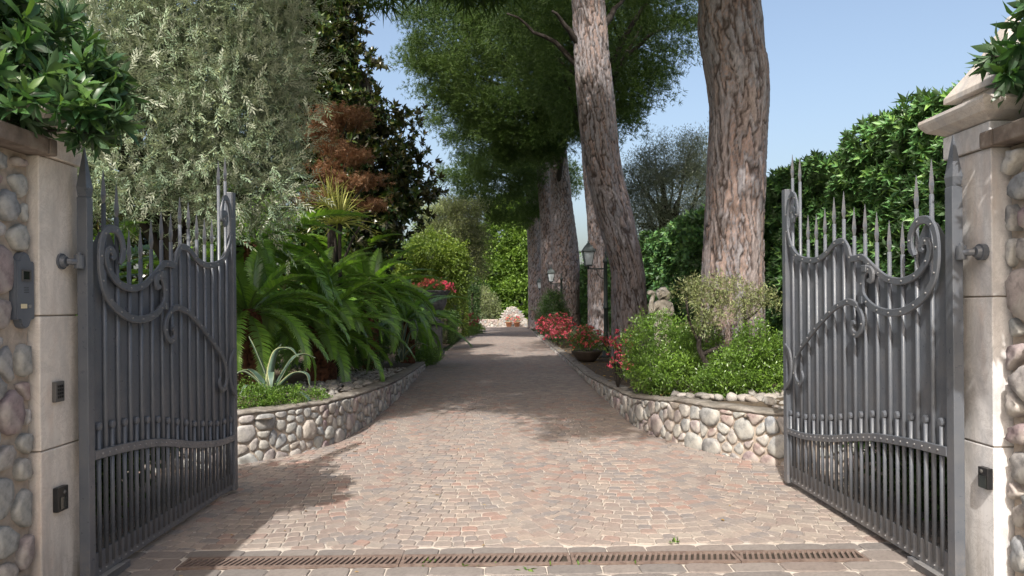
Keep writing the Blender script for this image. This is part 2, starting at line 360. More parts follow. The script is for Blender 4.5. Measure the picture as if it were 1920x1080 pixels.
# ------------------------------------------------------------------ leaves
def tpl_lance(wd=0.14, fold=0.05, droop=0.08):
    return np.array([(0, 0, 0), (-wd, .45, fold), (0, 1, -droop), (wd, .45, fold)], float), np.array([(0, 3, 2), (0, 2, 1)])
def tpl_oval(wd=0.2, fold=0.06, droop=0.12):
    V = [(0, 0, 0), (0, .35, .02), (0, .7, -.01), (0, 1, -droop), (-wd * .85, .32, .02 + fold), (-wd, .66, fold - .01), (wd * .85, .32, .02 + fold), (wd, .66, fold - .01)]
    return np.array(V, float), np.array([(0, 1, 4), (0, 6, 1), (4, 1, 2), (4, 2, 5), (1, 6, 7), (1, 7, 2), (5, 2, 3), (2, 7, 3)])
def combine(parts):
    V, Fs, b = [], [], 0
    for v, f in parts: V.append(v); Fs.append(f + b); b += len(v)
    return np.vstack(V), np.vstack(Fs)
def rot_to(v, d, up=(0, 0, 1), s=1.0, o=(0, 0, 0)):
    y = np.array(d, float); y /= np.linalg.norm(y); x = np.cross(y, up)
    x = np.array([1., 0, 0]) if np.linalg.norm(x) < 1e-4 else x / np.linalg.norm(x)
    z = np.cross(x, y); return np.array(o) + s * (v[:, 0:1] * x + v[:, 1:2] * y + v[:, 2:3] * z)
def tpl_leaf4(wd=.19, fold=.06, droop=.1):
    V = [(0, 0, 0), (-wd, .5, fold), (0, .55, 0), (wd, .5, fold), (0, 1, -droop)]
    return np.array(V, float), np.array([(0, 2, 1), (0, 3, 2), (1, 2, 4), (2, 3, 4)])
def tpl_whorl(leaf, n, open_=1.0, seed=0):
    r = random.Random(seed); v, f = leaf; ps = []
    for i in range(n):
        a = 2.4 * i + r.uniform(-.2, .2); e = open_ * (0.35 + 0.75 * (i / n)) * r.uniform(.8, 1.2)
        d = (math.sin(e) * math.cos(a), math.cos(e), math.sin(e) * math.sin(a))
        ps.append((rot_to(v, d, up=(0, 1, 0.02), s=r.uniform(.75, 1.05), o=(0, .12 * r.random(), 0)), f))
    return combine(ps)
def tpl_needles(n, seed, wd=0.03, cone=1.15):
    r = random.Random(seed); V, Fs = [], []
    for i in range(n):
        a = r.uniform(0, 6.28); e = cone * math.sqrt(r.random()); L = r.uniform(.7, 1.0)
        d = Vector((math.sin(e) * math.cos(a), math.cos(e), math.sin(e) * math.sin(a)))
        s = d.cross(Vector((r.uniform(-1, 1), r.uniform(-1, 1), r.uniform(-1, 1)))).normalized() * wd
        b = len(V); V += [tuple(-s), tuple(s), tuple(d * L)]; Fs.append((b, b + 1, b + 2))
    return np.array(V), np.array(Fs)

def tpl_spray(n, leaf, seed, ang=.85, ll=.32):
    """a twig with leaves on both sides, unit length"""
    r = random.Random(seed); v, f = leaf; ps = [(np.array([(-.008, 0, 0), (.008, 0, 0), (0, 1, 0)], float), np.array([(0, 1, 2)]))]
    for i in range(n):
        t = .12 + .86 * i / n; s = 1 if i % 2 else -1; a = ang * r.uniform(.7, 1.2) * (1 - .5 * t)
        d = (s * math.sin(a), math.cos(a), r.uniform(-.35, .45)); ps.append((rot_to(v, d, s=ll * r.uniform(.75, 1.1), o=(0, t, 0)), f))
    ps.append((rot_to(v, (0, 1, .1), s=ll, o=(0, .97, 0)), f)); return combine(ps)

def unit(a): return a / np.maximum(np.linalg.norm(a, axis=1, keepdims=True), 1e-6)

def scatter(rng, tpl, pos, dirs, size, upbias=1.0, wild=0.6):
    T, Fc = tpl; N = len(pos)
    y = unit(dirs); up = np.array([0, 0, upbias]) + wild * rng.normal(size=(N, 3))
    x = unit(np.cross(y, up)); z = np.cross(x, y)
    V = pos[:, None, :] + size[:, None, None] * (T[None, :, 0:1] * x[:, None, :] + T[None, :, 1:2] * y[:, None, :] + T[None, :, 2:3] * z[:, None, :])
    Fs = Fc[None, :, :] + (np.arange(N) * len(T))[:, None, None]
    return V.reshape(-1, 3), Fs.reshape(-1, Fc.shape[1])

def blob_twigs(rng, blobs, n, lo=0.55, rough=0.16, zmin=None, keep=None):
    B = np.array([b[:6] for b in blobs], float)
    wts = (B[:, 3] * B[:, 4] * B[:, 5]) ** (2 / 3); wts /= wts.sum()
    k = rng.choice(len(B), size=n, p=wts); c, r = B[k, :3], B[k, 3:]
    d = unit(rng.normal(size=(n, 3)))
    lump = 1 + rough * (np.sin(d[:, 0] * 7 + k * 1.7) * np.sin(d[:, 1] * 6 + k) + np.sin(d[:, 2] * 8 + k * 2.3) * .7) + rough * .4 * rng.normal(size=n)
    rad = (lo + (1 - lo) * rng.random(n) ** 0.6) * lump
    p = c + r * d * rad[:, None]; o = unit(d / r)
    ok = np.ones(n, bool)
    for b in B:
        q = np.linalg.norm((p - b[:3]) / b[3:], axis=1); ok &= ~(q < lo * 0.75)
    if zmin is not None: ok &= p[:, 2] > zmin
    if keep is not None: ok &= keep(p)
    return p[ok], o[ok]

def leaves_on(rng, tp, td, per, tl, size, tpl, out=0.7, up=0.15, wild=0.6, jit=0.25, upbias=1.0):
    n = len(tp); tdir = unit(td * out + 0.55 * rng.normal(size=(n, 3)) + np.array([0, 0, up]))
    P = np.repeat(tp, per, 0); D = np.repeat(tdir, per, 0); m = len(P)
    t = rng.random(m)[:, None]
    P = P + D * t * tl + rng.normal(size=(m, 3)) * tl * jit
    L = unit(D * 0.75 + 0.7 * rng.normal(size=(m, 3)))
    s = size * rng.uniform(.65, 1.15, m)
    return scatter(rng, tpl, P, L, s, upbias, wild)

def foliage_part(name, mat, parent, V, Fs):
    loc = parent.location if parent is not None else Vector((0, 0, 0))
    return link(name, mesh_tris(name, V - np.array(loc), Fs), mat, parent)

def limb_curve(a, b, sag=0.15, n=7, wob=0.06, r=rnd):
    a, b = Vector(a), Vector(b); L = (b - a).length; out = []
    for i in range(n):
        t = i / (n - 1); p = a.lerp(b, t); p.z += math.sin(t * math.pi) * sag * L
        if 0 < i < n - 1: p += Vector((r.uniform(-1, 1), r.uniform(-1, 1), r.uniform(-1, 1))) * wob * L * .5
        out.append(p)
    return out

def trunk_mesh(name, path, radii, seed, nth=72, dz=0.04, cell_a=14, cell_h=0.28, disp=0.03, mat=None, parent=None, flare=0.25, lump=0.05):
    rng = np.random.default_rng(seed)
    P = np.array([tuple(p) for p in spline(path, 10)]); rr = np.interp(np.linspace(0, 1, len(P)), np.linspace(0, 1, len(radii)), radii)
    seg = np.r_[0, np.cumsum(np.linalg.norm(np.diff(P, axis=0), axis=1))]; Ltot = seg[-1]
    nz = max(6, int(Ltot / dz)); s = np.linspace(0, Ltot, nz)
    cx = np.stack([np.interp(s, seg, P[:, i]) for i in range(3)], 1); r = np.interp(s, seg, rr)
    r = r * (1 + flare * np.exp(-s / 0.35))
    th = np.linspace(0, 2 * np.pi, nth, endpoint=False)
    TH, SS = np.meshgrid(th, s)
    wa = 0.5 * np.sin(SS * 1.6 + 2 * TH) + 0.26 * np.sin(SS * 4.9 + 5 * TH + 1) + .13 * np.sin(SS * 13 + 9 * TH) + .08 * np.sin(SS * 31 + 4 * TH)
    wb = 0.35 * np.sin(TH * 3 + SS * 3) + 0.3 * np.sin(TH * 11 + 2) + .15 * np.sin(TH * 23 + SS * 9)
    def cracks(na, ch, width):
        nb = int(Ltot / ch) + 5
        ja, jb, tn = rng.random((nb, na)), rng.random((nb, na)), rng.random((nb, na))
        A = TH / (2 * np.pi) * na + wa; Bq = SS / ch + 1.5 + wb
        f1 = np.full(A.shape, 9.0); f2 = np.full(A.shape, 9.0); tone = np.zeros(A.shape)
        ia, ib = np.floor(A).astype(int), np.floor(Bq).astype(int)
        for di in (-1, 0, 1):
            for dj in (-1, 0, 1):
                ca, cb = ia + di, np.clip(ib + dj, 0, nb - 1); cw = ca % na
                px, py = ca + 0.1 + 0.8 * ja[cb, cw], (ib + dj) + 0.05 + 0.9 * jb[cb, cw]
                q = np.hypot(A - px, Bq - py); near = q < f1
                f2 = np.where(near, f1, np.minimum(f2, q)); tone = np.where(near, tn[cb, cw], tone); f1 = np.where(near, q, f1)
        fs = np.clip((f2 - f1) / width + .10 * rng.normal(size=A.shape), 0, 1)
        return fs * fs * (3 - 2 * fs), tone
    fA, tA = cracks(cell_a, cell_h, .20); fB, tB = cracks(cell_a * 2 - 3, cell_h * .42, .22)
    fs = fA * (.55 + .45 * fB); tone = np.clip(.62 * tA + .38 * tB, 0, 1); A = TH
    big = lump * (np.sin(2 * TH + SS * .9 + seed) + .7 * np.sin(3 * TH - SS * 1.3) + .5 * np.sin(5 * TH + SS * .4))
    fine = rng.normal(size=A.shape) * 0.06
    rad = r[:, None] * (1 + big) + disp * (fs - 1) + disp * (tone - .5) * .5 * fs + disp * fine
    V = np.stack([cx[:, 0:1] + rad * np.cos(TH), cx[:, 1:2] + rad * np.sin(TH), np.broadcast_to(cx[:, 2:3], TH.shape)], -1).reshape(-1, 3)
    i, j = np.meshgrid(np.arange(nz - 1), np.arange(nth), indexing='ij')
    Fs = np.stack([i * nth + j, i * nth + (j + 1) % nth, (i + 1) * nth + (j + 1) % nth, (i + 1) * nth + j], -1).reshape(-1, 4)
    if parent is not None: V = V - np.array(parent.location)
    me = mesh_tris(name, V, Fs, True, np.clip(tone + fine * .8, 0, 1).ravel(), fs.ravel())
    return link(name, me, mat, parent)

# ------------------------------------------------------------------ rubble walls: every stone a voronoi cell with its own face
def clip_poly(poly, a, b, c):
    """keep a*x+b*y<=c"""
    out = []; n = len(poly)
    for i in range(n):
        p, q = poly[i], poly[(i + 1) % n]; dp, dq = a * p[0] + b * p[1] - c, a * q[0] + b * q[1] - c
        if dp <= 0: out.append(p)
        if dp * dq < 0:
            t = dp / (dp - dq); out.append((p[0] + t * (q[0] - p[0]), p[1] + t * (q[1] - p[1])))
    return out

def pack_cells(r, S_len, hfun, rmin, rmax, s0=0.0, stretch=1.25, tries=9000):
    pts = []; H = max(hfun(s0 + S_len * k / 40) for k in range(41)); fails = 0
    grid = {}
    def key(x, y): return (int(x / (rmax * 2 * stretch)), int(y / (rmax * 2)))
    for _ in range(tries):
        s = r.uniform(s0, s0 + S_len); z = r.uniform(-0.03, H); h = hfun(s)
        if z > h: continue
        rad = rmin + (rmax - rmin) * r.random() ** 2.0; ok = True; kx, ky = key(s, z)
        for dx in (-1, 0, 1):
            for dy in (-1, 0, 1):
                for (ps, pz, pr) in grid.get((kx + dx, ky + dy), ()):
                    if math.hypot((s - ps) / stretch, z - pz) < (rad + pr) * 0.86: ok = False; break
                if not ok: break
            if not ok: break
        if ok:
            pts.append((s, z, rad)); grid.setdefault((kx, ky), []).append((s, z, rad))
    pts = pts + []
    cells = []
    for i, (s, z, rad) in enumerate(pts):
        R2 = rad * 3.2; h = hfun(s)
        poly = [(s - R2, max(-0.04, z - R2)), (s + R2, max(-0.04, z - R2)), (s + R2, min(h, z + R2)), (s - R2, min(h, z + R2))]
        poly = clip_poly(clip_poly(poly, 1, 0, s0 + S_len), -1, 0, -s0)
        for j, (qs, qz, qr) in enumerate(pts):
            if i == j: continue
            dx, dz = qs - s, qz - z; d2 = dx * dx + dz * dz
            if d2 > (R2 * 2) ** 2: continue
            c = (qs * qs + qz * qz - s * s - z * z + (rad * rad - qr * qr)) / 2
            poly = clip_poly(poly, dx, dz, c)
            if len(poly) < 3: break
        if len(poly) >= 3: cells.append((poly, rad))
    return cells

def stone_mesh(r, poly, P, gap, proud, tone, nseg=12):
    """dome the cell polygon; P(s, z, depth) maps to space"""
    cx = sum(p[0] for p in poly) / len(poly); cy = sum(p[1] for p in poly) / len(poly)
    for _ in range(r.choice((1, 1, 2))):
        q = []
        for i in range(len(poly)):
            a, b = poly[i], poly[(i + 1) % len(poly)]
            q += [(a[0] * .78 + b[0] * .22, a[1] * .78 + b[1] * .22), (a[0] * .22 + b[0] * .78, a[1] * .22 + b[1] * .78)]
        poly = q
    n = len(poly); L = [0.0]
    for i in range(n): L.append(L[-1] + math.dist(poly[i], poly[(i + 1) % n]))
    tot = L[-1]; ring = []; j = 0
    for k in range(nseg):
        t = tot * k / nseg
        while L[j + 1] < t: j += 1
        u = (t - L[j]) / max(1e-9, L[j + 1] - L[j]); a, b = poly[j], poly[(j + 1) % n]
        ring.append((a[0] + u * (b[0] - a[0]), a[1] + u * (b[1] - a[1])))
    V = []; tx, ty = r.uniform(-.5, .5), r.uniform(-.5, .5); size = math.sqrt(tot * tot / 12)
    for sc, dp in ((1.0, -0.03), (0.985, 0.55 * proud), (0.88, 0.93 * proud), (0.5, proud)):
        for (x, y) in ring:
            d = math.hypot(x - cx, y - cy); k = max(0.25, 1 - gap / max(d, 1e-6)) * sc * (1 + r.uniform(-.05, .05))
            xx, yy = cx + (x - cx) * k, cy + (y - cy) * k
            dd = dp + (tx * (xx - cx) + ty * (yy - cy)) * proud / max(size, .02) * .5 * (dp > 0) + r.uniform(-.17, .17) * proud
            V.append(P(xx, yy, dd))
    V.append(P(cx, cy, proud * r.uniform(.9, 1.1)))
    Fs = []
    for q in range(3):
        for k in range(nseg): Fs.append((q * nseg + k, q * nseg + (k + 1) % nseg, (q + 1) * nseg + (k + 1) % nseg, (q + 1) * nseg + k))
    for k in range(nseg): Fs.append((3 * nseg + k, 3 * nseg + (k + 1) % nseg, 4 * nseg))
    return V, Fs, [tone] * len(V)

def add_stones(wall, r, cells, P, gap=0.012, proud=0.035, mat='rubble', limit=290, name='stone', near=None):
    order = sorted(range(len(cells)), key=(lambda i: near(cells[i][0])) if near else (lambda i: 0))
    rest = MB(); loc0 = Vector(wall.location)
    for c, i in enumerate(order):
        poly, rad = cells[i]
        ns = 12 if c < limit else 8
        V, Fs, T = stone_mesh(r, poly, P, gap * r.uniform(.7, 1.5), proud * r.uniform(.6, 1.35) * min(1.3, rad / 0.08 + .3), r.random(), ns)
        if c < limit:
            cen = sum((Vector(v) for v in V), Vector()) / len(V)
            me = bpy.data.meshes.new(name); me.from_pydata([tuple(Vector(v) - cen) for v in V], [], Fs)
            me.attributes.new('tone', 'FLOAT', 'POINT').data.foreach_set('value', T)
            me.polygons.foreach_set('use_smooth', [True] * len(Fs))
            link(name, me, M[mat], wall, cen - loc0)
        else:
            b = len(rest.v); rest.v += V; rest.f += [tuple(k + b for k in f) for f in Fs]; rest.t += T
    if rest.v:
        o = rest.build('small_' + name + 's', M[mat], wall, True, tone=True, fix=False); o['kind'] = 'stuff'
# ------------------------------------------------------------------ the ground
LEFT = [(-3.3, 6.80), (-3.1, 6.87), (-2.9, 6.98), (-2.5, 7.25), (-2.12, 7.72), (-1.86, 8.4), (-1.78, 9.6), (-1.76, 11.7), (-1.82, 14.5), (-1.96, 18.4)]
RIGHT = [(3.5, 6.42), (3.2, 6.5), (2.9, 6.62), (2.5, 6.92), (2.1, 7.5), (1.78, 8.25), (1.62, 9.1), (1.60, 10.4), (1.63, 14.8), (1.64, 22.0), (1.64, 42.0), (1.64, 55.0)]
def edge_x(line, d):
    ys = [p[1] for p in line]; xs = [p[0] for p in line]
    return float(np.interp(d, ys, xs))

mb = MB()
n = 60; xs = [-400 + 800 * i / n for i in range(n + 1)]; ys = [-120 + 920 * i / n for i in range(n + 1)]
V = [(x, y, -0.03) for y in ys for x in xs]
Fs = [(j * (n + 1) + i, j * (n + 1) + i + 1, (j + 1) * (n + 1) + i + 1, (j + 1) * (n + 1) + i) for j in range(n) for i in range(n)]
g = mb.add(V, Fs).build('ground', M['lawn']); g['kind'] = 'structure'

# driveway: a mortar bed with every porphyry cobble on it
def quadsheet(pairs, z):
    m = MB(); V = []
    for (x0, x1, y) in pairs: V += [(x0, y, z), (x1, y, z)]
    m.add(V, [(2 * i, 2 * i + 1, 2 * i + 3, 2 * i + 2) for i in range(len(pairs) - 1)]); return m
pairs = [(-5.0, 5.0, -6.0), (-5.0, 5.0, 6.3)]
for d in [6.6, 6.8, 7.0, 7.3, 7.7, 8.2, 8.8, 9.6, 11.7, 15, 18.4]:
    pairs.append((edge_x(LEFT, d) - .1, edge_x(RIGHT, d) + .1, d))
for d in (19, 30, 42, 56): pairs.append((-1.95, 1.75, d))
drive = quadsheet(pairs, 0.0).build('driveway', M['joint']); drive['kind'] = 'structure'

r = random.Random(3)
DR0, DR1 = 4.29, 4.48                       # the drain channel
W_BOW, PITCH = 1.36, 0.106
def bow(x):
    u = (x - 0.35) / W_BOW; u = (u - math.floor(u) - 0.5) * W_BOW
    Rr = 0.80 * W_BOW; b = Rr - math.sqrt(Rr * Rr - u * u)
    return b * (0.75 + 0.45 * min(1, max(0, (x + 1.2) / 1.5)))
def xl(d): return -3.6 if d < 6.9 else (edge_x(LEFT, d) if d < 18.4 else -1.93)
def xr(d): return 3.4 if d < 6.45 else edge_x(RIGHT, d)
cob = []                                     # (sort key, 4 corners)
row = 0; y0 = 3.9
while y0 < 55.2:
    x = -3.65 + r.uniform(0, .1)
    ph = PITCH if y0 < 30 else PITCH * 1.0
    while x < 3.5:
        wd = r.uniform(.08, .137)
        u = ((x + wd / 2 - 0.35) / W_BOW) % 1.0
        wd *= 1.0 - 0.25 * abs(u - .5)
        xa, xb = x, x + wd; xm = (xa + xb) / 2
        cor = []
        for (px, py) in ((xa, 0), (xb, 0), (xb, ph), (xa, ph)):
            sl = (bow(px + .01) - bow(px - .01)) / .02
            cor.append((px - sl * (py - ph / 2) * 0.75, y0 + py + bow(px)))
        lim = DR1 + .139; ok = max(c[1] for c in cor) > lim + .035 and sum(c[1] for c in cor) / 4 > lim
        cor = [(a_, max(b_, lim)) for a_, b_ in cor]; ym = sum(c[1] for c in cor) / 4
        if ok and xl(ym) - .03 < xm < xr(ym) + .03 and ym < 55: cob.append((xm, ym, cor))
        x = xb
    y0 += ph; row += 1

def cobble_geo(cor, z0, full):
    cx = sum(c[0] for c in cor) / 4; cy = sum(c[1] for c in cor) / 4
    j = 0.0055; cor = [(x + r.uniform(-j, j), y + r.uniform(-j, j)) for x, y in cor]
    gap = r.uniform(.003, .006); P8 = []
    for i in range(4):
        a, b, c = cor[i - 1], cor[i], cor[(i + 1) % 4]
        k = r.uniform(.10, .20)
        if full: P8 += [(b[0] + (a[0] - b[0]) * k, b[1] + (a[1] - b[1]) * k), (b[0] + (c[0] - b[0]) * k, b[1] + (c[1] - b[1]) * k)]
        else: P8.append(b)
    h = z0 + r.uniform(.0075, .0105); tx, ty = r.uniform(-.018, .018), r.uniform(-.018, .018)
    def shr(p, g):
        d = math.hypot(p[0] - cx, p[1] - cy); k = 1 - g / max(d, .02); return cx + (p[0] - cx) * k, cy + (p[1] - cy) * k
    n8 = len(P8); V = []
    if cy > 13:
        for p in P8: q = shr(p, gap * .6); V.append((q[0], q[1], 0.001))
        for p in P8: q = shr(p, gap + .003); V.append((q[0], q[1], h))
        return V, [tuple(n8 + i for i in range(n8))] + [(i, (i + 1) % n8, n8 + (i + 1) % n8, n8 + i) for i in range(n8)], (cx, cy)
    for p in P8: q = shr(p, gap * .6); V.append((q[0], q[1], 0.001))
    for p in P8: q = shr(p, gap + .002); V.append((q[0], q[1], h - .0025 + tx * (q[0] - cx) + ty * (q[1] - cy)))
    for p in P8: q = shr(p, gap + .0065); V.append((q[0], q[1], h + tx * (q[0] - cx) + ty * (q[1] - cy)))
    Fs = [tuple(2 * n8 + i for i in range(n8))]
    for q in (0, 1): Fs += [(q * n8 + i, q * n8 + (i + 1) % n8, (q + 1) * n8 + (i + 1) % n8, (q + 1) * n8 + i) for i in range(n8)]
    return V, Fs, (cx, cy)
def in_view(x, y): return abs(x) < 0.66 * y + .1 and not (abs(x) > 2.15 and y < 6.3)
cob.sort(key=lambda c: (0 if in_view(c[0], c[1]) else 1, c[1]))
field = MB()
def new_piece(name, V, Fs, tone, mat, parent):
    cx = sum(v[0] for v in V) / len(V); cy = sum(v[1] for v in V) / len(V); cz = min(v[2] for v in V)
    me = bpy.data.meshes.new(name); me.from_pydata([(a - cx, b - cy, c - cz) for a, b, c in V], [], Fs)
    me.attributes.new('tone', 'FLOAT', 'POINT').data.foreach_set('value', [tone] * len(V))
    return link(name, me, mat, parent, (cx, cy, cz))
def tone_at(x, y):
    return min(1, max(0, r.random() * .8 + .1 + .35 * mnoise.noise(Vector((x * .5, y * .5, 3)))))
for i, (xm, ym, cor) in enumerate(cob):
    V, Fs, c = cobble_geo(cor, 0.0, ym < 10)
    t = tone_at(xm, ym)
    if i < 298: new_piece('cobble', V, Fs, t, M['cobble'], drive)
    else: field.add(V, Fs, t)
o = field.build('cobbles', M['cobble'], drive, tone=True, fix=False); o['kind'] = 'stuff'

# dressed slabs either side of the drain
def slab_row(y0, y1, x0, x1, lo, hi, parent=drive):
    x = x0
    while x < x1 - .05:
        wd = min(r.uniform(lo, hi), x1 - x)
        cor = [(x, y0), (x + wd, y0), (x + wd, y1), (x, y1)]
        V, Fs, c = cobble_geo(cor, 0.0, True)
        new_piece('paving_slab', V, Fs, r.random(), M['kerbstone'], parent); x += wd
slab_row(DR1 + .004, DR1 + .135, -3.3, 3.3, .2, .36)
slab_row(DR0 - .15, DR0 - .004, -3.3, 3.3, .2, .38)
slab_row(DR0 - .31, DR0 - .155, -3.0, 3.0, .22, .4)
for k in range(6): slab_row(DR0 - .31 - .17 * (k + 1), DR0 - .315 - .17 * k, -2.4, 2.4, .25, .42)
slab_row(DR0, DR1, -3.3, -1.92, .2, .3); slab_row(DR0, DR1, 2.13, 3.3, .2, .3)

# the drain: four rusty gratings over a channel
GX = [-1.90, -0.62, 0.38, 1.36, 2.11]
dlab = ['leftmost rusty slotted drain grating, its end in the shade of the left gate', 'rusty slotted drain grating in the middle of the drive, left of the drive centre',
        'rusty slotted drain grating in the middle of the drive, right of the drive centre', 'rightmost reddish slotted drain grating ending near the right gate']
ch = MB().box(-1.9, 2.11, DR0 + .004, DR1 - .004, 0.0005, .0025).build('drain_channel', M['pit']); ch['kind'] = 'structure'  # thin dark strip just under the bars, no channel depth modelled
for k in range(4):
    a, b = GX[k] + .003, GX[k + 1] - .003; cx = (a + b) / 2
    t = thing('drain_grating', dlab[k], 'drain grating', (cx, (DR0 + DR1) / 2, 0), 'drain gratings in a row across the entrance')
    fr = MB(); hy = (DR1 - DR0) / 2
    fr.box(a - cx, b - cx, -hy, -hy + .028, .004, .017); fr.box(a - cx, b - cx, hy - .028, hy, .004, .017)
    fr.box(a - cx, a - cx + .018, -hy + .028, hy - .028, .004, .0165); fr.box(b - cx - .018, b - cx, -hy + .028, hy - .028, .004, .0165)
    fr.build('frame', M['rust'], t)
    sk = .018; me = None; x = a - cx + .03
    while x < b - cx - .03:
        if me is None:
            m = MB(); y1 = hy - .0285
            m.add([(-.008 - sk, -y1, .004), (.008 - sk, -y1, .004), (.008 + sk, y1, .004), (-.008 + sk, y1, .004), (-.008 - sk, -y1, .016), (.008 - sk, -y1, .016), (.008 + sk, y1, .016), (-.008 + sk, y1, .016)],
                  [(3, 2, 1, 0), (4, 5, 6, 7), (0, 1, 5, 4), (1, 2, 6, 5), (2, 3, 7, 6), (3, 0, 4, 7)])
            ob = m.build('bar', M['rust'], t); me = ob.data; ob.location = (x, 0, 0)
        else: link('bar', me, None, t, (x, 0, 0))
        x += .0335

# planting beds
def bed(name, line, hfun, side, width):
    m = MB(); V = []; rows = 9; P = spline([(x, y, 0) for x, y in line], 8)
    for i, p in enumerate(P):
        for k in range(rows):
            t = k / (rows - 1); off = .16 + width * t
            z = max(0.03, hfun(p.y) - .035 + .05 * math.sin(t * 3) + (.05 * mnoise.noise(Vector((p.x + off, p.y, 0)) * 1.3) if k else 0))
            V.append((p.x + side * off, p.y + (.16 if p.y < 8 else 0) * (1 - t) + max(0, 7.4 - p.y) * .0, z))
    Fs = [(i * rows + k, i * rows + k + 1, (i + 1) * rows + k + 1, (i + 1) * rows + k) for i in range(len(P) - 1) for k in range(rows - 1)]
    o = m.add(V, Fs).build(name, M['soil'], smooth=True); o['kind'] = 'structure'; return o
hL = lambda d: float(np.interp(d, [6, 8.4, 11.8, 18.4], [.51, .49, .33, .15]))
hR = lambda d: float(np.interp(d, [6, 8, 9.4, 11.7, 14.8, 40], [.50, .48, .36, .26, .13, .11]))
bedL = bed('left_flower_bed', LEFT[3:] + [(-2.0, 30), (-2.0, 56)], lambda d: max(hL(d), .05) if d < 18.4 else .03, -1, 5.0)
bedR = bed('right_flower_bed', RIGHT[3:], hR, 1, 4.0)
for nm, sgn, d0 in (('left_flower_bed', -1, 7.0), ('right_flower_bed', 1, 6.8)):
    m = MB(); x0 = 2.3 * sgn
    m.add([(x0, d0 + .3, .42), (sgn * 7, d0 - .3, .44), (sgn * 7, d0 + 3, .44), (x0, d0 + 3, .42)], [(0, 1, 2, 3)])
    o = m.build(nm, M['soil']); o['kind'] = 'structure'

# ------------------------------------------------------------------ low rubble walls along the drive
def low_wall(name, label, line, hfun, side, seed, rmin, rmax, dmax):
    P3 = spline([(x, y, 0) for x, y in line], 14); L = [0]
    for i in range(len(P3) - 1): L.append(L[-1] + (P3[i + 1] - P3[i]).length)
    L = np.array(L); X = np.array([p.x for p in P3]); Y = np.array([p.y for p in P3])
    def base(s): return float(np.interp(s, L, X)), float(np.interp(s, L, Y))
    def nrm(s):
        a, b = base(s - .05), base(s + .05); tx, ty = b[0] - a[0], b[1] - a[1]; l = math.hypot(tx, ty) or 1
        return (ty / l * -side, -tx / l * -side) if True else None
    smax = float(np.interp(dmax, Y, L))
    hs = lambda s: hfun(base(s)[1])
    ss = np.linspace(0, smax, int(smax / .05)); m = MB(); V = []
    for s in ss:
        (bx, by), (nx, ny), h = base(s), nrm(s), hs(s)
        for off, z in ((-.005, -.02), (-.02, h - .035), (-.014, h - .03), (.002, h - .022), (.002, h - .004), (-.02, h + .006 + .006 * math.sin(s * 9)), (-.20, h + .012), (-.215, h - .02), (-.215, -.02)):
            of2 = off + (.012 * mnoise.noise(Vector((s * 9, z * 17, 2.5))) if z > .05 else 0); V.append((bx + nx * of2, by + ny * of2, z + (0.010 * mnoise.noise(Vector((s * 3, z * 5, off * 9))) + .012 * mnoise.noise(Vector((s * 13, z * 21, off * 30))) if z > 0 else 0)))
    k = 9
    # three ribbons of one body: mortar face (0,1,2), cement coping (3..7), back
    m.add(V, [(i * k + j, i * k + j + 1, (i + 1) * k + j + 1, (i + 1) * k + j) for i in range(len(ss) - 1) for j in (0, 1, 7)] + [tuple(range(k - 1, -1, -1)), tuple((len(ss) - 1) * k + j for j in range(k))])
    wall = m.build(name, M['mortar']); tag(wall, label, 'garden wall')
    m2 = MB(); m2.add(V, [(i * k + j, i * k + j + 1, (i + 1) * k + j + 1, (i + 1) * k + j) for i in range(len(ss) - 1) for j in (2, 3, 4, 5, 6)])
    m2.build('coping', M['coping'], wall, True)
    rr = random.Random(seed)
    cells = pack_cells(rr, smax, lambda s: max(.05, hs(s) - .028), rmin, rmax)
    def P(s, z, dp):
        (bx, by), (nx, ny) = base(s), nrm(s); o = dp - .012
        return (bx + nx * o, by + ny * o, z)
    add_stones(wall, rr, cells, P, .008, .027, near=lambda poly: base(poly[0][0])[1] + (8 if abs(base(poly[0][0])[0]) > 3.0 else 0))
    return wall
low_wall('rubble_garden_wall', 'low curved rubble stone wall holding the bed of cycads and agave left of the drive', LEFT, hL, -1, 11, .038, .135, 18.4)
low_wall('rubble_garden_wall', 'low curved rubble stone wall in front of the round green bush right of the drive', RIGHT, hR, 1, 12, .040, .14, 41.5)

# ------------------------------------------------------------------ entrance: side walls, pillars
def side_wall(label, sgn, x, d0, d1, top, seed, rmin, rmax, proud):
    m = MB(); X0, X1 = sorted((sgn * (x + .02), sgn * (x + .42)))
    m.box(X0, X1, d0, d1, -.02, top)
    wall = m.build('entrance_wall', M['mortar']); tag(wall, label, 'stone wall')
    cp = MB(); a, b = sorted((sgn * (x - .10), sgn * (x + .5)))
    yy = d0
    rr = random.Random(seed)
    while yy < d1 + .05:
        ly = min(rr.uniform(.6, .8), d1 + .07 - yy); cp = MB()
        cp.box(a, b, yy + .004, yy + ly - .004, top + .002, top + .085)
        cp.build('coping_slab', M['oldcoping'], wall, bevel=.012); yy += ly
    cells = pack_cells(rr, d1 - d0, lambda s: top - .01, rmin, rmax, stretch=1.1)
    if sgn < 0: cells = [c for c in cells if not (abs(sum(q[0] for q in c[0]) / len(c[0]) - 2.032) < .115 and abs(sum(q[1] for q in c[0]) / len(c[0]) - 1.6) < .21)]
    add_stones(wall, rr, cells, lambda s, z, dp: (sgn * (x + .016 - dp), d0 + s, z),   .017, proud, near=lambda poly: -poly[0][0])
    return wall
side_wall('tall rubble stone entrance wall carrying the grey intercom plate', -1, 2.335, 1.6, 3.70, 2.27, 21, .06, .17, .026)
side_wall('tall rubble stone entrance wall at the right edge beside the pillar with pyramid top', 1, 2.50, 1.6, 3.66, 2.27, 22, .06, .16, .042)

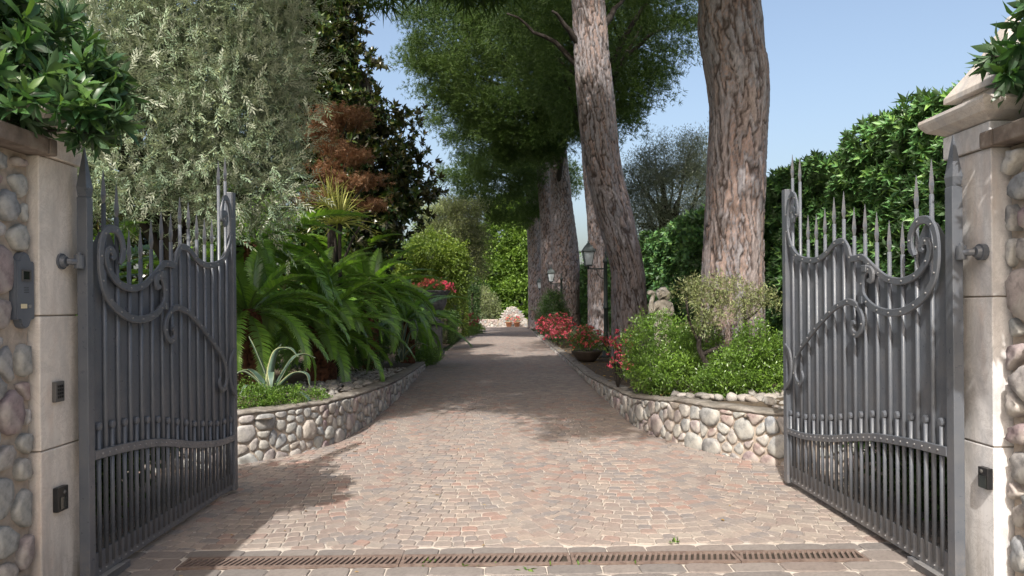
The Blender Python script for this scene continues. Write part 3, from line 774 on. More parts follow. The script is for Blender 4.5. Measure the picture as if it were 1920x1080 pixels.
def pillar(label, sgn, xf, d0, d1, top, joints, stone):
    wd = .46; xa, xb = sorted((sgn * xf, sgn * (xf + wd))); cx, cy = (xa + xb) / 2, (d0 + d1) / 2
    t = thing('gate_pillar', label, 'gate pillar', (cx, cy, 0))
    zs = [0] + joints + [top - .125]; ax, ay = wd / 2, (d1 - d0) / 2
    for a, b in zip(zs[:-1], zs[1:]):
        MB().box(-ax, ax, -ay, ay, a + .0035, b - .0035).build('shaft_block', M[stone], t, bevel=.006)
    MB().box(-ax + .012, ax - .012, -ay + .012, ay - .012, 0, top - .05).build('core', M['mortar'], t)
    MB().box(-ax - .016, ax + .016, -ay - .016, ay + .016, top - .122, top).build('frieze', M[stone], t, bevel=.006)
    prof = [(0.0, .012), (.03, .028), (.075, .05), (.10, .085), (.105, .10), (.10, .118), (.06, .122)]
    m = MB(); V = []
    for o, z in prof: V += [(-ax - o, -ay - o, top + z - .01), (ax + o, -ay - o, top + z - .01), (ax + o, ay + o, top + z - .01), (-ax - o, ay + o, top + z - .01)]
    k = len(prof)
    Fs = [(i * 4 + j, i * 4 + (j + 1) % 4, (i + 1) * 4 + (j + 1) % 4, (i + 1) * 4 + j) for i in range(k - 1) for j in range(4)] + [(3, 2, 1, 0), tuple((k - 1) * 4 + j for j in range(4))]
    m.add(V, Fs).build('capital', M['capstone'], t)
    z = top + .113
    m = MB(); m.box(-ax + .05, ax - .05, -ay + .05, ay - .05, z, z + .075); m.build('plinth', M['capstone'], t, bevel=.006)
    z += .076; m = MB(); b = ax - .005
    V = [(-b, -b, z), (b, -b, z), (b, b, z), (-b, b, z), (-b, -b, z + .03), (b, -b, z + .03), (b, b, z + .03), (-b, b, z + .03),
         (-.11, -.11, z + .20), (.11, -.11, z + .20), (.11, .11, z + .20), (-.11, .11, z + .20), (-.012, -.012, z + .40), (.012, -.012, z + .40), (.012, .012, z + .40), (-.012, .012, z + .40)]
    Fs = [(3, 2, 1, 0), (12, 13, 14, 15)] + [(i * 4 + j, i * 4 + (j + 1) % 4, (i + 1) * 4 + (j + 1) % 4, (i + 1) * 4 + j) for i in range(3) for j in range(4)]
    m.add(V, Fs).build('pyramid_top', M['capstone'], t, bevel=.004)
    return t
pillar('pale stone gate pillar under the dark leaves, keypad on its face', -1, 2.30, 3.71, 4.05, 2.40, [.80, 1.475], 'warmstone')
pillar('pale stone gate pillar with a pyramid top in front of the tall hedge', 1, 2.425, 3.67, 4.03, 2.40, [.78, 1.53], 'marble')

def wall_box(name, label, cat, sgn, x, y, z, w_, h_, th, mat, extra):
    t = thing(name, label, cat, (sgn * x, y, z))
    a, b = sorted((0.001 * -sgn, -sgn * th)); MB().box(a, b, -w_ / 2, w_ / 2, -h_ / 2, h_ / 2).build('housing', mat, t, bevel=.004)
    extra(t, -sgn); return t
def ex_keypad(t, n_):
    m = None
    for i in range(3):
        for j in range(4):
            y, z = -.018 + .018 * i, -.026 + .018 * j
            if m is None: o = MB().box(*sorted((n_ * .0225, n_ * .0262)), -.006, .006, -.006, .006).build('key', M['black'], t); o.location = (0, y, z); m = o.data
            else: link('key', m, None, t, (0, y, z))
wall_box('keypad', 'small grey keypad mounted on the left stone pillar', 'keypad', -1, 2.30, 3.84, 1.085, .075, .105, .022, M['greyplastic'], ex_keypad)
def ex_cell(t, n_):
    MB().box(*sorted((n_ * .0305, n_ * .0335)), -.028, .024, -.05, .012).build('lens', M['lens'], t)
    MB().lathe([(.011, 0), (.011, .003), (.004, .006)], n=10).build('screw', M['greyplastic'], t).matrix_local = Matrix.Translation((n_ * .0305, 0.008, .032)) @ Matrix.Rotation(n_ * R(90), 4, 'Y')
wall_box('photocell', 'black gate photocell low on the left pillar below the keypad', 'photocell', -1, 2.30, 3.845, .535, .088, .125, .03, M['black'], ex_cell)
wall_box('photocell', 'black gate photocell low on the right pillar, sunlight beside it', 'photocell', 1, 2.425, 3.71, .62, .075, .105, .03, M['black'], ex_cell)

# intercom plate on the left wall
t = thing('intercom', 'tall slate grey intercom plate with a small screen on the left stone wall', 'intercom', (-2.322, 3.632, 1.60))
half = [(.0, .185), (.022, .178), (.036, .155), (.042, .143), (.066, .141), (.066, -.141)]
out2 = [(y, z) for y, z in half] + [(.042, -.143), (.036, -.155), (.022, -.178), (0, -.185)]
out2 += [(-y, z) for y, z in reversed(out2[1:-1])]
def plate(o2, x0, x1, name, mat, parent, dy=0, dz=0, bevel=0):
    k = len(o2); m = MB()
    m.add([(x0, y + dy, z + dz) for y, z in o2] + [(x1, y + dy, z + dz) for y, z in o2], [tuple(range(k)), tuple(range(2 * k - 1, k - 1, -1))] + [(i, (i + 1) % k, k + (i + 1) % k, k + i) for i in range(k)])
    return m.build(name, mat, parent, bevel=bevel)
plate(out2, -.045, 0.0, 'backbox', M['intercom'], t)
plate([(y * .93, z * .97) for y, z in out2], .0005, .006, 'face_plate', M['intercom'], t)
m = MB(); m.box(.0065, .013, -.033, .033, .045, .052); m.box(.0065, .013, -.033, .033, .092, .099); m.box(.0065, .0125, -.033, -.026, .0525, .0915); m.box(.0065, .0125, .026, .033, .0525, .0915); m.build('screen_frame', M['greyplastic'], t)
MB().box(.0065, .008, -.0255, .0255, .0525, .0915).build('screen', M['lens'], t)
MB().box(.0065, .0095, -.040, .002, -.088, -.066).build('name_card', M['cream'], t)
MB().lathe([(.009, 0), (.009, .004), (.006, .006)], n=12).build('call_button', M['rivet'], t).matrix_local = Matrix.Translation((.0065, .026, -.077)) @ Matrix.Rotation(R(90), 4, 'Y')
m = MB()
for a in range(4):
    for b in range(5): m.box(.0062, .0068, -.016 + .008 * b, -.013 + .008 * b, .012 - .008 * a, .015 - .008 * a)
o = m.build('speaker_holes', M['lens'], t); o['kind'] = 'stuff'
sa = MB().box(-2.40, -2.30, 3.66, 3.67, 1.6, 1.61)

# ------------------------------------------------------------------ the iron gate leaves
TOPC = [(2.02, 2.20), (2.06, 2.19), (2.11, 2.26), (2.05, 2.35), (1.98, 2.29), (1.985, 2.16), (2.06, 2.10)]
TOP = [(2.085, 2.20), (2.06, 2.255), (2.02, 2.23), (2.03, 2.16), (2.10, 2.135), (2.155, 2.20), (2.165, 2.31), (2.11, 2.385), (2.03, 2.36)]
def gate(label, sgn, X, Hd, slant, scale):
    t = thing('iron_gate', label, 'iron gate', (sgn * X, Hd, 0), 'grey iron gate leaves swung open', rz=0)
    t.rotation_euler = (0, 0, slant)
    def p(u, z, n_): return (-sgn * n_, u * scale, z)
    N = (-sgn, 0, 0)
    I = M['iron']
    def bx(name, u0, u1, z0, z1, n0, n1, bevel=.003, mat=None):
        a = p(u0, z0, n0); b = p(u1, z1, n1)
        return MB().box(min(a[0], b[0]), max(a[0], b[0]), a[1], b[1], z0, z1).build(name, mat or I, t, bevel=bevel)
    # stiles
    hs = bx('hinge_stile', -.03, .035, .03, 2.10, -.025, .03, .004)
    m = MB(); q = [(-.045, 2.10), (.025, 2.10)]
    V = [p(-.026, 2.101, -.02), p(.031, 2.101, -.02), p(.031, 2.101, .025), p(-.026, 2.101, .025), p(-.034, 2.15, -.024), p(.039, 2.15, -.024), p(.039, 2.15, .029), p(-.034, 2.15, .029), p(.0, 2.37, .001), p(.005, 2.37, .001), p(.005, 2.37, .004), p(.0, 2.37, .004)]
    m.add(V, [(3, 2, 1, 0), (8, 9, 10, 11)] + [(i * 4 + j, i * 4 + (j + 1) % 4, (i + 1) * 4 + (j + 1) % 4, (i + 1) * 4 + j) for i in range(2) for j in range(4)]).build('spearhead', I, hs)
    bx('lock_stile', 2.225, 2.295, .04, 2.44, -.035, .035, .004)
    bx('kick_plate', .037, 2.223, .055, .185, -.012, .012, .002)
    bx('bottom_arm', .02, .42, .004, .05, -.03, .035, .004)
    bx('arm_cover', .10, .33, .051, .0545, -.045, .05, .001, M['rivet'])
    # the wavy lower rail
    wave = [(.037, .722), (.325, .708), (.555, .690), (.812, .662), (1.1, .61), (1.427, .545), (1.881, .482), (2.223, .467)]
    wu, wz = [a for a, b in wave], [b for a, b in wave]
    W = lambda u: float(np.interp(u, wu, wz))
    ws = spline([(0, a, b) for a, b in wave], 7)
    MB().ribbon([p(q.y, q.z, 0) for q in ws], N, .052, .012, .022).build('wavy_rail', I, t)
    # scrolls
    top = [(2.055, 2.20), (2.09, 2.215), (2.075, 2.262), (2.035, 2.235), (2.045, 2.175), (2.10, 2.16), (2.135, 2.25), (2.105, 2.345), (2.04, 2.375), (1.985, 2.31), (2.0, 2.2)]
    curl = [(2.07, 2.20), (2.045, 2.185), (2.025, 2.215), (2.05, 2.26), (2.10, 2.25), (2.118, 2.20)]
    up = [(2.02, 2.215), (2.05, 2.175), (2.095, 2.20), (2.105, 2.27), (2.06, 2.345), (2.01, 2.33)]
    topcurve = [(2.06, 2.225), (2.035, 2.20), (2.055, 2.165), (2.095, 2.19), (2.10, 2.27), (2.07, 2.35), (2.13, 2.375), (2.20, 2.28), (2.205, 2.11), (2.12, 1.965), (1.876, 1.845), (1.65, 1.825), (1.475, 1.858), (1.343, 1.915), (1.217, 1.926), (1.142, 1.878), (1.098, 1.805), (1.02, 1.798), (.928, 1.795), (.796, 1.725), (.646, 1.655), (.483, 1.628), (.332, 1.650), (.23, 1.706), (.178, 1.775), (.19, 1.83), (.235, 1.838), (.262, 1.806), (.235, 1.785)]
    def flat(name, pts, wd, th, off, nn=7, taper=True):
        s = spline([(0, a, b) for a, b in pts], nn); k = len(s)
        w_ = [wd * (min(1, .45 + .55 * min(i, k - 1 - i) / 6) if taper else 1) for i in range(k)]
        return MB().ribbon([p(q.y, q.z, 0) for q in s], N, w_, th, off).build(name, I, t)
    # lock-side curl drawn as its own loop so it reads as a ring
    lockloop = [(2.075, 2.235), (2.05, 2.215), (2.055, 2.175), (2.095, 2.165), (2.125, 2.22), (2.115, 2.31), (2.07, 2.36), (2.03, 2.30), (2.045, 2.20), (2.10, 2.06), (2.14, 1.99)]
    main = [(2.075, 2.22), (2.045, 2.205), (2.035, 2.24), (2.06, 2.275), (2.105, 2.255), (2.125, 2.20)]
    tc = [(2.03, 2.20), (2.055, 2.165), (2.095, 2.185), (2.09, 2.245), (2.045, 2.25), (2.0, 2.20), (1.995, 2.27), (2.035, 2.355), (2.10, 2.375), (2.165, 2.32), (2.20, 2.215), (2.195, 2.10), (2.12, 1.965), (2.01, 1.885), (1.876, 1.845)] + topcurve[11:]
    flat('top_scroll', tc, .043, .014, .022)
    Cb = [(.835, 1.645), (.79, 1.648), (.785, 1.695), (.835, 1.715), (.885, 1.68), (.912, 1.615), (.888, 1.541), (.77, 1.476), (.622, 1.447), (.483, 1.447), (.353, 1.472), (.21, 1.535), (.118, 1.623), (.084, 1.743), (.095, 1.864), (.145, 1.935), (.215, 1.955), (.29, 1.938), (.336, 1.880), (.338, 1.812), (.301, 1.762)]
    flat('big_scroll', Cb, .046, .014, .037)
    Sb = [(1.012, 1.375), (1.045, 1.37), (1.055, 1.325), (1.0, 1.296), (.935, 1.325), (.909, 1.396), (.97, 1.475), (1.069, 1.513), (1.187, 1.502), (1.343, 1.458), (1.579, 1.345), (1.76, 1.245), (1.92, 1.15), (2.01, 1.06), (2.03, .955), (1.985, .89), (1.92, .885), (1.875, .935), (1.89, .985)]
    flat('long_scroll', Sb, .040, .014, .037)
    flat('side_curve', [(2.223, 1.175), (2.14, 1.12), (2.105, 1.03), (2.115, .93), (2.16, .86), (2.223, .81)], .038, .014, .037)
    bx('scroll_tie', .895, .935, 1.50, 1.545, .020, .056, .004)
    bx('scroll_tie', .84, .90, 1.70, 1.745, .016, .056, .004)
    # sheet: follows the rail below and the scrolls above
    tz = [(.036, 1.80), (.09, 1.87), (.15, 1.935), (.215, 1.952), (.28, 1.935), (.33, 1.87), (.345, 1.66), (.483, 1.63), (.646, 1.655), (.796, 1.725), (.928, 1.795), (1.09, 1.80), (1.142, 1.878), (1.217, 1.926), (1.343, 1.915), (1.475, 1.858), (1.65, 1.825), (1.876, 1.845), (2.01, 1.885), (2.12, 1.965), (2.18, 2.06), (2.224, 2.12)]
    us = sorted(set([a for a, b in tz] + [.036 + .06 * i for i in range(37)])); us = [u for u in us if u <= 2.224]
    zt = [float(np.interp(u, [a for a, b in tz], [b for a, b in tz])) - .006 for u in us]
    m = MB(); V = []
    for u, z in zip(us, zt): V += [p(u, W(u) - .01, -.0015), p(u, z, -.0015), p(u, z, .0015), p(u, W(u) - .01, .0015)]
    k = len(us)
    m.add(V, [(i * 4 + j, i * 4 + (j + 1) % 4, (i + 1) * 4 + (j + 1) % 4, (i + 1) * 4 + j) for i in range(k - 1) for j in range(4)] + [(0, 1, 2, 3), tuple((k - 1) * 4 + j for j in (3, 2, 1, 0))]).build('sheet_panel', I, t)
    # bars with spearheads, short bars with round discs
    heads = [2.281, 2.22, 1.974, 2.0, 2.07, 2.139, 2.139, 2.268, 2.251, 2.19, 2.166, 2.181, 2.647, 2.701]
    us14 = [.185 + .1489 * i for i in range(14)]
    sp = {}
    for u, zt_ in zip(us14, heads):
        b = MB(); q = p(u, 0, .011)
        b.tube([(0, 0, .10), (0, 0, zt_ - .19)], .0125, 8); o = b.build('bar', I, t, True, fix=True)
        o.location = q; o.modifiers.clear()
        for pl in o.data.polygons: pl.use_smooth = len(pl.vertices) == 4
        if 'm' not in sp:
            s = MB(); prof = [(.0115, -.01), (.012, .0), (.016, .01), (.0245, .045), (.022, .065), (.012, .135), (.002, .19)]; V = []
            for rr_, z in prof: V += [(-rr_ * .62, 0, z), (0, -rr_, z), (rr_ * .62, 0, z), (0, rr_, z)]
            kk = len(prof)
            s.add(V, [(i * 4 + j, i * 4 + (j + 1) % 4, (i + 1) * 4 + (j + 1) % 4, (i + 1) * 4 + j) for i in range(kk - 1) for j in range(4)] + [(3, 2, 1, 0), tuple((kk - 1) * 4 + j for j in range(4))])
            h = s.build('spearhead', I, o); sp['m'] = h.data; h.location = (0, 0, zt_ - .19)
        else: link('spearhead', sp['m'], None, o, (0, 0, zt_ - .19))
    for i in range(15):
        u = us14[0] - .0745 + .1489 * i; z1 = W(u) + .135
        b = MB(); b.tube([(0, 0, .10), (0, 0, z1)], .0122, 8); o = b.build('short_bar', I, t, fix=True); o.location = p(u, 0, .011)
        for pl in o.data.polygons: pl.use_smooth = len(pl.vertices) == 4
        a = -sgn; d = MB(); V = []
        for xx, rr_ in ((-.010, .020), (-.006, .024), (.008, .024), (.013, .017)):
            V += [(a * xx, rr_ * math.cos(2 * math.pi * j / 12), z1 + .012 + rr_ * math.sin(2 * math.pi * j / 12)) for j in range(12)]
        d.add(V, [(i_ * 12 + j, i_ * 12 + (j + 1) % 12, (i_ + 1) * 12 + (j + 1) % 12, (i_ + 1) * 12 + j) for i_ in range(3) for j in range(12)] + [tuple(range(11, -1, -1)), tuple(36 + j for j in range(12))])
        d.build('disc', I, o)
    # rivets
    rv = MB()
    def rivet(u, z, n_):
        q = p(u, z, n_); V = []
        for rr_, e in ((.0065, 0), (.005, .004), (.002, .0055)): V += [(q[0] - sgn * e, q[1] + rr_ * math.cos(j * 1.0472), q[2] + rr_ * math.sin(j * 1.0472)) for j in range(6)]
        rv.add(V, [(i_ * 6 + j, i_ * 6 + (j + 1) % 6, (i_ + 1) * 6 + (j + 1) % 6, (i_ + 1) * 6 + j) for i_ in range(2) for j in range(6)] + [tuple(12 + j for j in range(6))])
    for i in range(29):
        u = .11 + .0745 * i
        rivet(u, W(u), .034); rivet(u, .162, .012); rivet(u, .078, .012)
    for pts, off in ((tc, .036), (Cb, .051), (Sb, .051)):
        s = spline([(0, a, b) for a, b in pts], 12); acc = 0
        for i in range(1, len(s)):
            acc += (s[i] - s[i - 1]).length
            if acc > .135: rivet(s[i].y, s[i].z, off); acc = 0
    o = rv.build('rivets', M['rivet'], t, True); o['kind'] = 'stuff'
    # hinge: boss on the pillar, forked arm, pin
    for z in (1.755,):
        g_ = .205 if sgn > 0 else .18
        hb = MB(); y0 = -.10
        hb.tube([p(-.10, z, -.088), p(-.10, z, -.06)], [.042, .042], 14); hb.tube([p(-.10, z, -.059), p(-.10, z, -.04)], [.034, .026], 14)
        hg = hb.build('hinge_boss', I, t, False)
        a = MB(); a.tube([p(-.10, z, -.039), p(-.09, z, -.02), p(-.07, z, -.005)], [.017, .017, .017], 8); a.build('hinge_arm', I, hg)
        a = MB(); a.tube([p(-.055, z - .035, 0), p(-.055, z + .035, 0)], .024, 12); a.tube([p(-.055, z + .036, 0), p(-.055, z + .05, 0)], .012, 8); a.build('hinge_pin', I, hg)
    return t
gR = gate('sunlit grey iron gate leaf with spear bars in front of the tall hedge', 1, 2.335, 3.825, 0.0, 1.0)
gL = gate('shaded grey iron gate leaf with spear bars in front of the cycads', -1, 2.228, 3.98, -.010, .91)
# ------------------------------------------------------------------ stone pines
NEED = [tpl_needles(10, 1, .042), tpl_needles(10, 2, .042)]
NEEDW = tpl_needles(8, 3, .05)
def pine_crown(seed, c, Rx, Ry, z0, z1, n_clump, tufts, size=.30, core=.3, keep=None):
    """an umbrella: narrow at z0, widest about two thirds up, rounded on top; made of needle tufts in clumps"""
    rng = np.random.default_rng(seed)
    u = rng.random(n_clump) ** .8; a = rng.random(n_clump) * 6.2832
    prof = np.interp(u, [0, .15, .4, .65, .85, 1.0], [.16, .45, .82, 1.0, .72, .15])
    rr = prof * (core + (1 - core) * rng.random(n_clump) ** .45) * (1 + .10 * np.sin(a * 3 + seed) + .07 * np.sin(a * 7 + u * 9))
    P = np.stack([c[0] + Rx * rr * np.cos(a), c[1] + Ry * rr * np.sin(a), z0 + (z1 - z0) * u + .25 * np.sin(a * 5 + seed)], 1)
    if keep is not None: P = P[keep(P)]
    cl = rng.uniform(.40, .72, len(P)); k = tufts
    D = unit(rng.normal(size=(len(P) * k, 3)) + np.array([0, 0, .15])); rad = rng.random(len(P) * k) ** .5
    Q = np.repeat(P, k, 0) + D * (np.repeat(cl, k) * rad)[:, None] * np.array([1.15, 1.15, .8])
    out_ = unit(np.stack([Q[:, 0] - c[0], Q[:, 1] - c[1], (Q[:, 2] - z0) * .4 + .4], 1))
    d = unit(D * .8 + out_ * .6 + np.array([0, 0, .35]))
    V, Fs = scatter(rng, NEED[seed % 2] if seed > 1 else NEEDW, Q, d, size * rng.uniform(.7, 1.15, len(Q)), 0.0, 1.0)
    return V, Fs, P

def pine(label, path, radii, seed, crown, limbs, detail, name='stone_pine'):
    base = path[0]; t = thing(name, label, 'pine tree', base, 'stone pines lining the drive')
    trunk_mesh('trunk', path, radii, seed, mat=M['pinebark'], parent=t, **detail)
    if crown:
        V, Fs, P = pine_crown(seed, **crown)
        foliage_part('crown', M['pine'], t, V, Fs)
        rr = random.Random(seed); top = Vector(path[-1])
        idx = list(range(0, len(P), max(1, len(P) // 16)))
        for i in idx[:15]:
            zz = rr.uniform(.45, .98) if seed > 2 else rr.uniform(.92, .98); sp = spline(path, 10); a = sp[int(zz * (len(sp) - 1))]
            b = Vector(P[i]); b = b + (Vector(crown['c'] + (b.z,)) - b) * .12 if True else b
            if (b - a).length < .8: continue
            m = MB(); L = limb_curve(a - Vector(base), b - Vector(base), .10, 8, .05, rr)
            r0 = min(.14, .022 * (b - a).length + .02); m.tube(L, [r0 * (1 - .8 * k / 7) for k in range(8)], 7)
            m.build('limb', M['greybark'], t, True)
    for (a, b, r0) in limbs:
        m = MB(); L = limb_curve(Vector(a) - Vector(base), Vector(b) - Vector(base), .05, 9, .05, rnd)
        m.tube(L, [r0 * (1 - .75 * k / 8) for k in range(9)], 8); m.build('limb', M['greybark'], t, True)
    return t

def path_px(pts, d): return [at(x, y, d) for x, y in pts]
# nearest, its crown above the frame shaped to shade the drive, not the bushes
p1 = [(3.10, 10, .25)] + path_px([(1376, 540), (1378, 430), (1384, 300), (1390, 170), (1377, 60), (1374, -20)], 10) + [(2.95, 9.9, 7.5), (2.7, 9.6, 9.2)]
pine('nearest stone pine, thick flaking pinkish trunk beside the right gate leaf', p1, [.41, .40, .385, .385, .39, .43, .45, .40, .36, .30], 1,
     dict(c=(.1, 8.75), Rx=5.0, Ry=6.9, z0=6.6, z1=9.4, n_clump=500, tufts=44, size=.48, core=.1, keep=lambda P: ~((P[:, 0] > -.30) & (P[:, 1] < 4.9 + .9 * (P[:, 2] - 6.6)))), [], dict(nth=170, dz=.024, cell_a=16, cell_h=.95, disp=.03, lump=.035, flare=.1))
p2 = [(2.95, 17, .2)] + path_px([(1180, 560), (1176, 500), (1152, 400), (1131, 300), (1122, 200), (1113, 100), (1107, 0)], 17) + [(1.85, 17, 9.9), (1.7, 17, 11.5)]
pine('second stone pine, thick trunk leaning left just right of the first lamp post', p2, [.44, .40, .385, .44, .43, .42, .39, .375, .34, .26], 2,
     dict(c=(1.6, 17.5), Rx=4.6, Ry=4.4, z0=9.2, z1=14.0, n_clump=230, tufts=30, size=.30), [
         (at(1105, 100, 17), at(1040, 20, 16.5), .10), (at(1125, 70, 17), at(1180, -10, 17.5), .11), (at(1095, 130, 17.2), at(955, 25, 17), .075)],
     dict(nth=150, dz=.03, cell_a=17, cell_h=1.0, disp=.032, lump=.035, flare=.12))
p3 = [(2.95, 23, .15)] + path_px([(1120, 520), (1120, 420), (1112, 300), (1108, 180), (1105, 60)], 23) + [(2.6, 23, 12)]
pine('slim stone pine trunk standing directly behind the first lamp post', p3, [.33, .31, .30, .28, .26, .24, .2], 3,
     dict(c=(3.1, 24), Rx=3.6, Ry=3.4, z0=6.9, z1=13.5, n_clump=450, tufts=64, size=.195), [], dict(nth=90, dz=.05, cell_a=18, cell_h=.4, disp=.035))
p4 = [(2.82, 34, .15)] + path_px([(1061, 540), (1060, 470), (1055, 390), (1048, 280), (1042, 180), (1030, 60)], 34) + [(1.7, 34, 16)]
pine('broad stone pine trunk behind the drift of red flowers, second lantern in front of it', p4, [.73, .64, .58, .51, .41, .38, .36, .27], 4,
     dict(c=(.95, 30.5), Rx=5.3, Ry=4.4, z0=7.4, z1=15.4, n_clump=960, tufts=66, size=.215), [
         (at(1046, 250, 34), at(1085, 130, 33), .08), (at(1040, 170, 34), at(1000, 50, 33.5), .09)], dict(nth=120, dz=.05, cell_a=22, cell_h=.42, disp=.05))
p5 = [(2.35, 38, .15)] + path_px([(1031, 520), (1029, 420), (1022, 330), (1018, 250), (1012, 120)], 38) + [(1.6, 38, 16)]
pine('stone pine with a limb forking left, between the broad pine and the farthest pine', p5, [.50, .45, .43, .36, .26, .24, .18], 5,
     dict(c=(.2, 37), Rx=4.3, Ry=4.4, z0=7.0, z1=15.5, n_clump=400, tufts=44, size=.23), [
         (at(1003, 298, 38), at(893, 185, 37), .12), (at(1010, 310, 38), at(985, 200, 37.6), .10)], dict(nth=64, dz=.07, cell_a=18, cell_h=.45, disp=.05))
p6 = [(2.10, 47, .12)] + path_px([(1004, 500), (1002, 420), (1000, 330), (996, 240)], 47) + [(1.6, 46, 10.4)]
pine('farthest stone pine trunk next to the end of the drive', p6, [.52, .47, .45, .40, .35, .24], 6,
     dict(c=(.5, 44), Rx=4.6, Ry=3.6, z0=6.4, z1=10.6, n_clump=330, tufts=38, size=.27), [], dict(nth=56, dz=.08, cell_a=18, cell_h=.5, disp=.05))

# ------------------------------------------------------------------ other trees
def tree(name, label, cat, base, trunk_top, tr, seed, blobs, n_twig, per, tl, size, tpl, mat, group=None, rough=.18, lo=.5, out=.7, up=.15, limbs=8, bark='greybark', keep=None, wild=.6, tilt=0.0):
    rng = np.random.default_rng(seed); t = thing(name, label, cat, base, group)
    tp, td = blob_twigs(rng, blobs, n_twig, lo, rough, zmin=base[2] + .12, keep=keep)
    V, Fs = leaves_on(rng, tp, td, per, tl, size, tpl, out, up, wild)
    foliage_part('crown', mat, t, V, Fs)
    if trunk_top is not None:
        b, q = Vector(base), Vector(trunk_top); m = MB(); L = [Vector((0, 0, 0))] + limb_curve(Vector((0, 0, 0)), q - b, 0, 6, .03)[1:]
        m.tube(L, [tr * (1.25 - .55 * i / 5) for i in range(6)], 10); m.build('trunk', M[bark], t, True)
        rr = random.Random(seed); m = MB()
        for i in range(limbs):
            bl = blobs[i % len(blobs)]; e = Vector(bl[:3]) + Vector((rr.uniform(-.6, .6) * bl[3], rr.uniform(-.6, .6) * bl[4], rr.uniform(-.3, .6) * bl[5])) - b
            s0 = L[rr.randint(3, 5)]; m.tube(limb_curve(s0, e, .05, 6, .06, rr), [tr * .5 * (1 - .16 * k) for k in range(6)], 6)
        if m.v: m.build('limbs', M[bark], t, True)
    return t
OVAL = tpl_leaf4(.19); LANCE = tpl_lance(.13, .05); LANCEN = tpl_lance(.10, .04); ROUND = tpl_lance(.26, .08)
WH = [tpl_whorl(tpl_oval(.125, .035, .12), 10, 1.25, 1), tpl_whorl(tpl_oval(.135, .04, .16), 8, 1.4, 2)]
WHC = [tpl_whorl(tpl_lance(.17, .05, .1), 9, 1.3, 1), tpl_whorl(tpl_lance(.18, .05, .12), 8, 1.45, 2)]
SPRIG = tpl_whorl(LANCEN, 7, .9, 3)

# silvery tree behind the left gate
SV = [(-4.3, 8.6, 3.6, 1.2, 1.0, 1.1), (-3.55, 8.9, 4.3, 1.0, .9, 1.1), (-4.9, 8.8, 4.7, 1.4, 1.1, 1.1), (-3.75, 9.0, 5.1, 1.15, .9, .7), (-3.10, 9.0, 3.8, .65, .7, .85), (-5.2, 8.2, 4.0, .9, .9, 1.0), (-3.2, 8.8, 3.0, .65, .6, .55), (-2.95, 9.0, 4.6, .6, .6, .7)]
SV = [(x * .878, 7.9 + (y - 8.9) * .7, 1.5 + (z - 1.5) * .878, a * .878, b * .75, c * .878) for x, y, z, a, b, c in SV]
tree('silvery_tree', 'large silvery leaved tree rising behind the left gate leaf', 'tree', (-3.7, 8.2, .4), (-3.6, 8.2, 2.9), .12, 31, SV, 7600, 3, .2, .19, tpl_spray(9, tpl_lance(.13, .04), 4), M['silver'], rough=.25, lo=.45, limbs=16, up=.35, out=.9)
# dark magnolia
def kmag(p): return np.ones(len(p), bool)
tree('magnolia_tree', 'tall dark magnolia with glossy leaves beyond the red maple', 'tree', (-3.3, 17.5, .2), (-3.3, 17.5, 7.0), .17, 32,
     [(-3.6, 17.5, 3.0, 1.0, 1.2, 1.3), (-3.3, 17.5, 4.9, 1.3, 1.3, 1.3), (-4.15, 17.5, 6.6, 1.1, 1.3, 1.3), (-4.4, 17.5, 8.4, 1.05, 1.2, 1.4), (-4.6, 17.5, 7.6, 1, 1, 1.5), (-4.5, 17.5, 10.0, .8, .9, 1.1), (-2.5, 17.3, 4.0, .65, .7, .65), (-4.6, 17.5, 5.5, .9, 1.2, 2.2)],
     2600, 3, .30, .20, tpl_whorl(tpl_lance(.22, .06, .1), 8, 1.2, 6), M['magnolia'], rough=.24, lo=.55, limbs=14, up=.35)
# red japanese maple, flat layers
tree('maple_tree', 'rusty red Japanese maple with flat layered foliage in front of the dark magnolia', 'tree', (-3.2, 14.3, .3), (-3.25, 14.3, 3.6), .07, 33,
     [(-3.10, 14.2, 5.20, .52, .45, .07), (-2.8, 14.2, 5.06, .26, .3, .03), (-3.4, 14.1, 4.86, .34, .4, .08), (-3.25, 14.1, 4.60, .36, .4, .04), (-2.85, 14.0, 4.38, .40, .4, .075), (-3.3, 14.0, 4.10, .30, .4, .035), (-2.9, 14.0, 3.85, .42, .4, .04), (-2.55, 14.0, 3.93, .30, .3, .03), (-3.45, 13.9, 3.6, .38, .4, .04), (-2.5, 14.2, 3.5, .32, .3, .03)],
     950, 9, .13, .062, tpl_whorl(tpl_lance(.10, .02), 5, 1.6, 5), M['maple'], rough=.35, lo=.15, up=-.35, limbs=14, wild=.3)
# pale olive and others down the left
tree('pale_olive_tree', 'pale rounded olive tree far down the left side of the drive', 'tree', (-2.5, 36, .05), (-2.5, 36, 4), .16, 34,
     [(-2.4, 36, 4.6, 1.35, 1.3, 1.3), (-2.0, 36, 5.4, 1.0, 1.0, 1.1), (-2.9, 36, 5.5, 1.1, 1.1, 1.2), (-1.7, 36, 4.0, .8, .8, 1.1), (-3.3, 36, 4.5, 1, 1, 1.2)],
     5200, 14, .35, .13, tpl_lance(.15, .04), M['paleolive'], rough=.3, up=.4, limbs=10)
tree('rounded_shrub', 'rounded shrub with yellow green leaves above the flower urn', 'shrub', (-2.75, 26, .1), (-2.75, 26, 2.2), .09, 35,
     [(-2.55, 26, 3.1, 1.0, 1.0, .95), (-1.9, 26, 2.7, .7, .8, .8), (-3.2, 26, 2.8, .8, .8, .9), (-2.5, 26, 2.2, 1.1, .9, .8), (-1.75, 26.3, 3.15, .5, .6, .6)],
     2100, 16, .22, .10, ROUND, M['yellowgreen'], rough=.2, limbs=8)
